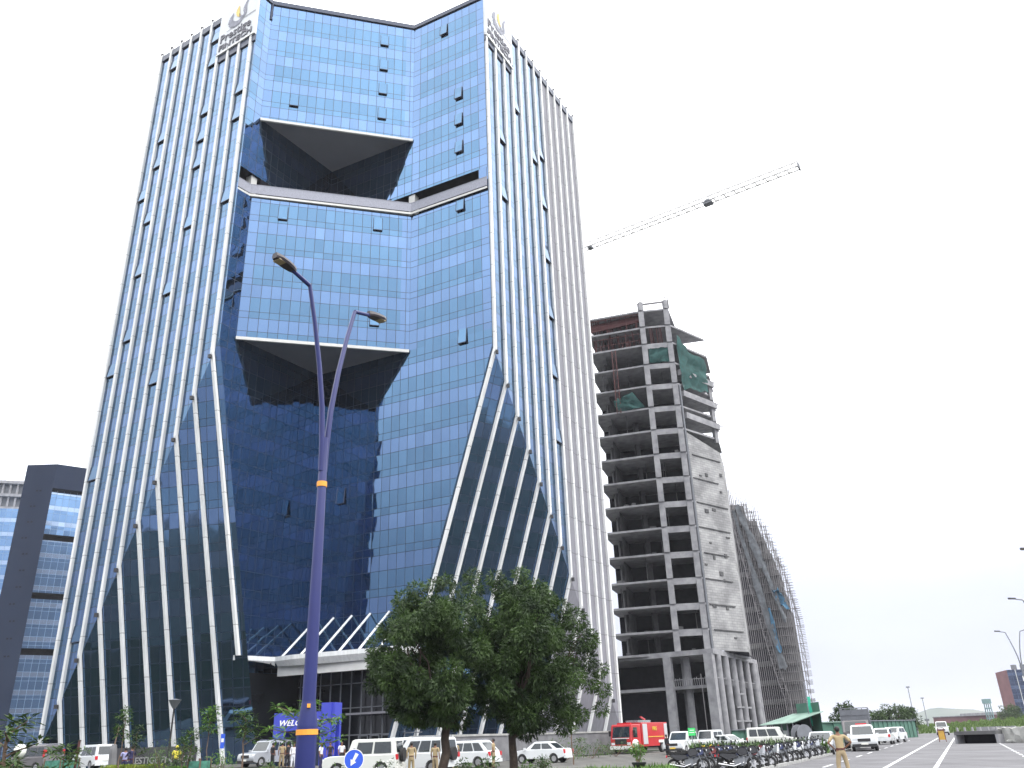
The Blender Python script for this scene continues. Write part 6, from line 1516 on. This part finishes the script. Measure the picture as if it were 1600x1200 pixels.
g=MB(); g.face([Q2(Ls*.45,.38,.2),Q2(Ls*.6,.38,.2),Q2(Ls*.6,.38,1.6),Q2(Ls*.45,.38,1.6)]); g.build('pale_panel',MT['shutter'],t,True)
g=MB(); g.face([Q2(Ls*.62,.8,0),Q2(Ls,.8,0),Q2(Ls,.8,2.3),Q2(Ls*.62,.8,2.3)]); g.build('dark_doorway',MT['shade_fill'],t,True)
for k in range(3): g=MB(); g.beam(Q2(Ls*.62+k*Ls*.18,-.3,0),Q2(Ls*.62+k*Ls*.18,-.3,2.3),.12); g.build('post',MT['pole_grey'],t,True)
# mixer drum / cable reel beside the shed
x,y=pol(17.15,95); t=thing('cable_reel','grey cable reel standing on edge between the shed and the hoarding','reel',(x,y,0),R(25))
g=MB(); 
for yy in (-.45,.45): g.tube([(0,yy-.04,1.12),(0,yy+.04,1.12)],1.0,22,smooth=False)
g.build('flange',MT['pole_grey'],t); g=MB(); g.tube([(0,-.42,1.12),(0,.42,1.12)],.5,18); g.build('drum',MT['black'],t)
g=MB(); g.beam((-1.0,0,.06),(1.0,0,.06),1.0,.12); g.build('cradle',MT['bark'],t)
for k,(a0,d0,a1,d1,h_) in enumerate([(17.6,112,20.1,118,2.3),(20.5,122,23.6,150,2.35),(13.0,100,14.6,104,1.8)]):
    a=Vector(pol(a0,d0)); b=Vector(pol(a1,d1)); t=thing('hoarding',['green sheet hoarding with a pale capped top, behind the khaki officer','green sheet hoarding running behind the two white cars on the road edge','low green sheet fence among the round concrete columns'][k],'hoarding',(*a,0))
    g=MB(); n_=int((b-a).length/1.1); u_=(b-a)/n_
    for i in range(n_):
        p=a+u_*i; q=a+u_*(i+1); off=Vector((0,.12)) if i%2 else Vector((0,0)); g.face([V3(p+off,0),V3(q+off,0),V3(q+off,h_),V3(p+off,h_)]); g.face([V3(q,0),V3(q+Vector((0,.12)),0),V3(q+Vector((0,.12)),h_),V3(q,h_)])
    g.build('sheet',MT['shed_green'],t,True)
    g=MB(); g.beam(V3(a,h_+.05),V3(b,h_+.05),.3,.12); g.build('cap_rail',MT['shed_roof' if k==0 else 'pole_grey'],t,True)
x,y=pol(17.75,101); t=thing('flag_pole','tall pole with a hanging green cloth beside the cable reel','flag',(x,y,0)); g=MB(); g.tube([(0,0,0),(0,0,6.3)],.06,8); g.build('pole',MT['pole_grey'],t)
g=MB(); V=[((.08+.32*(i%2)+.05*math.sin(i)),.06*math.sin(i*1.3),4.9-.42*(i//2)) for i in range(16)]; g.mesh(V,[(2*i,2*i+1,2*i+3,2*i+2) for i in range(7)],0,True); g.build('cloth',MT.setdefault('flag_green',pm('green_cloth',(.04,.42,.28),rough=.8)),t)
# yellow police barricade on the road
x,y=pol(24.85,101); t=thing('road_barricade','yellow and brown road barricade standing between the white lane lines','barricade',(x,y,0),R(-25))
g=MB(); g.box((0,0,.62),(.62,.10,.85)); g.build('panel',MT['yellow_black'],t); g=MB()
for s in (-1,1):
    g.beam((s*.31,-.3,0),(s*.29,0,1.3),.07); g.beam((s*.31,.3,0),(s*.29,0,1.3),.07)
g.beam((-.3,0,1.3),(.3,0,1.3),.08); g.build('legs',MT['rust'],t); g=MB(); g.box((0,-.06,1.12),(.62,.03,.14)); g.build('red_rail',MT['maroon'],t)
# concrete culvert across the far carriageway
c0=Vector(pol(25.62,88)); c1=Vector(pol(27.6,86)); uc=(c1-c0).normalized(); nc=Vector((-uc.y,uc.x)); Lc=(c1-c0).length
t=thing('concrete_culvert','concrete box culvert with a dark opening and stubby posts at the end of the carriageway','culvert',(*c0,0))
def CQ(a,b,z): return V3(c0+uc*a+nc*b,z)
def cbox(a0,a1,b0,b1,z0,z1,nm,mt): 
    g=MB(); V=[CQ(a,b,z) for z in (z0,z1) for b in (b0,b1) for a in (a0,a1)]; g.mesh(V,[(0,2,3,1),(4,5,7,6),(0,1,5,4),(2,6,7,3),(0,4,6,2),(1,3,7,5)]); return g.build(nm,MT[mt],t,True)
cbox(-.15,Lc+.1,-.1,3,.72,1.0,'top_slab','concrete_dk'); cbox(-.2,-.0,-.1,3,0,.72,'side_wall','concrete'); cbox(Lc,Lc+.25,-.1,3,0,.72,'side_wall','concrete'); cbox(0,Lc,1.0,1.1,0,.72,'opening','shade_fill'); cbox(0,Lc,3,3.2,.9,1.3,'rear_kerb','concrete')
for k in range(6): cbox(Lc*k/5-.06,Lc*k/5+.06,.2,.35,1.0,1.32,'stub_post','concrete')
# rough stone retaining wall to its right
r0_=Vector(pol(27.7,87)); r1b=Vector(pol(33,78)); t=thing('retaining_wall','rough pale stone retaining wall right of the concrete culvert','wall',(*r0_,0)); rnd=random.Random(4)
g=MB(); n_=26; V=[]
for j,(off,z) in enumerate(((0,0),(.15,.6),(.3,1.15),(1.2,1.2))):
    for i in range(n_+1): p=r0_.lerp(r1b,i/n_)+Vector((rnd.uniform(-.1,.1),off+rnd.uniform(-.08,.08))); V.append((p.x,p.y,z+rnd.uniform(-.06,.10)*(j>0)))
g.mesh(V,[(j*(n_+1)+i,j*(n_+1)+i+1,(j+1)*(n_+1)+i+1,(j+1)*(n_+1)+i) for j in range(3) for i in range(n_)]); g.build('stone_face',MT['stone_pale'] if 'stone_pale' in MT else MT.setdefault('stone_pale',pm('pale_rubble',(.20,.20,.19),rough=.95,col2=(.42,.42,.40),scale=1.2,bump=.6,bscale=4,detail=10)),t,True)
g=MB(); 
for k in range(40):
    p=r0_.lerp(r1b,rnd.random())+Vector((0,-rnd.uniform(0,.5))); s=rnd.uniform(.08,.25); g.ball((p.x,p.y,s*.5),s,0,6,(1,.8,.6))
props(g.build('loose_rubble',MT['stone_pale']),'loose pale rubble lying at the foot of the retaining wall','rubble',kind='stuff')
sx0=bpy.data.objects['retaining_wall']
# teal signal box / checkpost tower far behind
x,y=pol(27.55,330); t=thing('water_tower','small far pale teal tower left of the red and blue office','tower',(x,y,0))
g=MB(); 
for sx_ in (-.8,.8):
    for sy_ in (-.8,.8): g.beam((sx_,sy_,0),(sx_*.8,sy_*.8,7.5),.25)
for z in (3,6): g.box((0,0,z),(1.5,1.5,.35))
g.build('legs',MT.setdefault('teal',pm('pale_teal',(.16,.25,.25),rough=.8)),t); g=MB(); g.box((0,0,8.2),(2.0,2.0,1.4)); g.build('tank',MT['teal'],t)
# ------------------------------------------------------------------ the hazy air of the day
hm=bpy.data.materials.new('haze_air'); hm.use_nodes=True; hn=hm.node_tree; hn.nodes.clear()
ho=hn.nodes.new('ShaderNodeOutputMaterial'); hv=hn.nodes.new('ShaderNodeVolumePrincipled')
hv.inputs['Color'].default_value=(.90,.92,1,1); hv.inputs['Density'].default_value=.00016; hv.inputs['Anisotropy'].default_value=.2
hn.links.new(hv.outputs[0],ho.inputs['Volume'])
g=MB(); g.box((0,1800,57.5),(13000,11000,117)); hz_=g.build('haze',hm); props(hz_,kind='stuff')
hz_['label']='pale haze hanging over the whole place'; hz_['category']='haze'
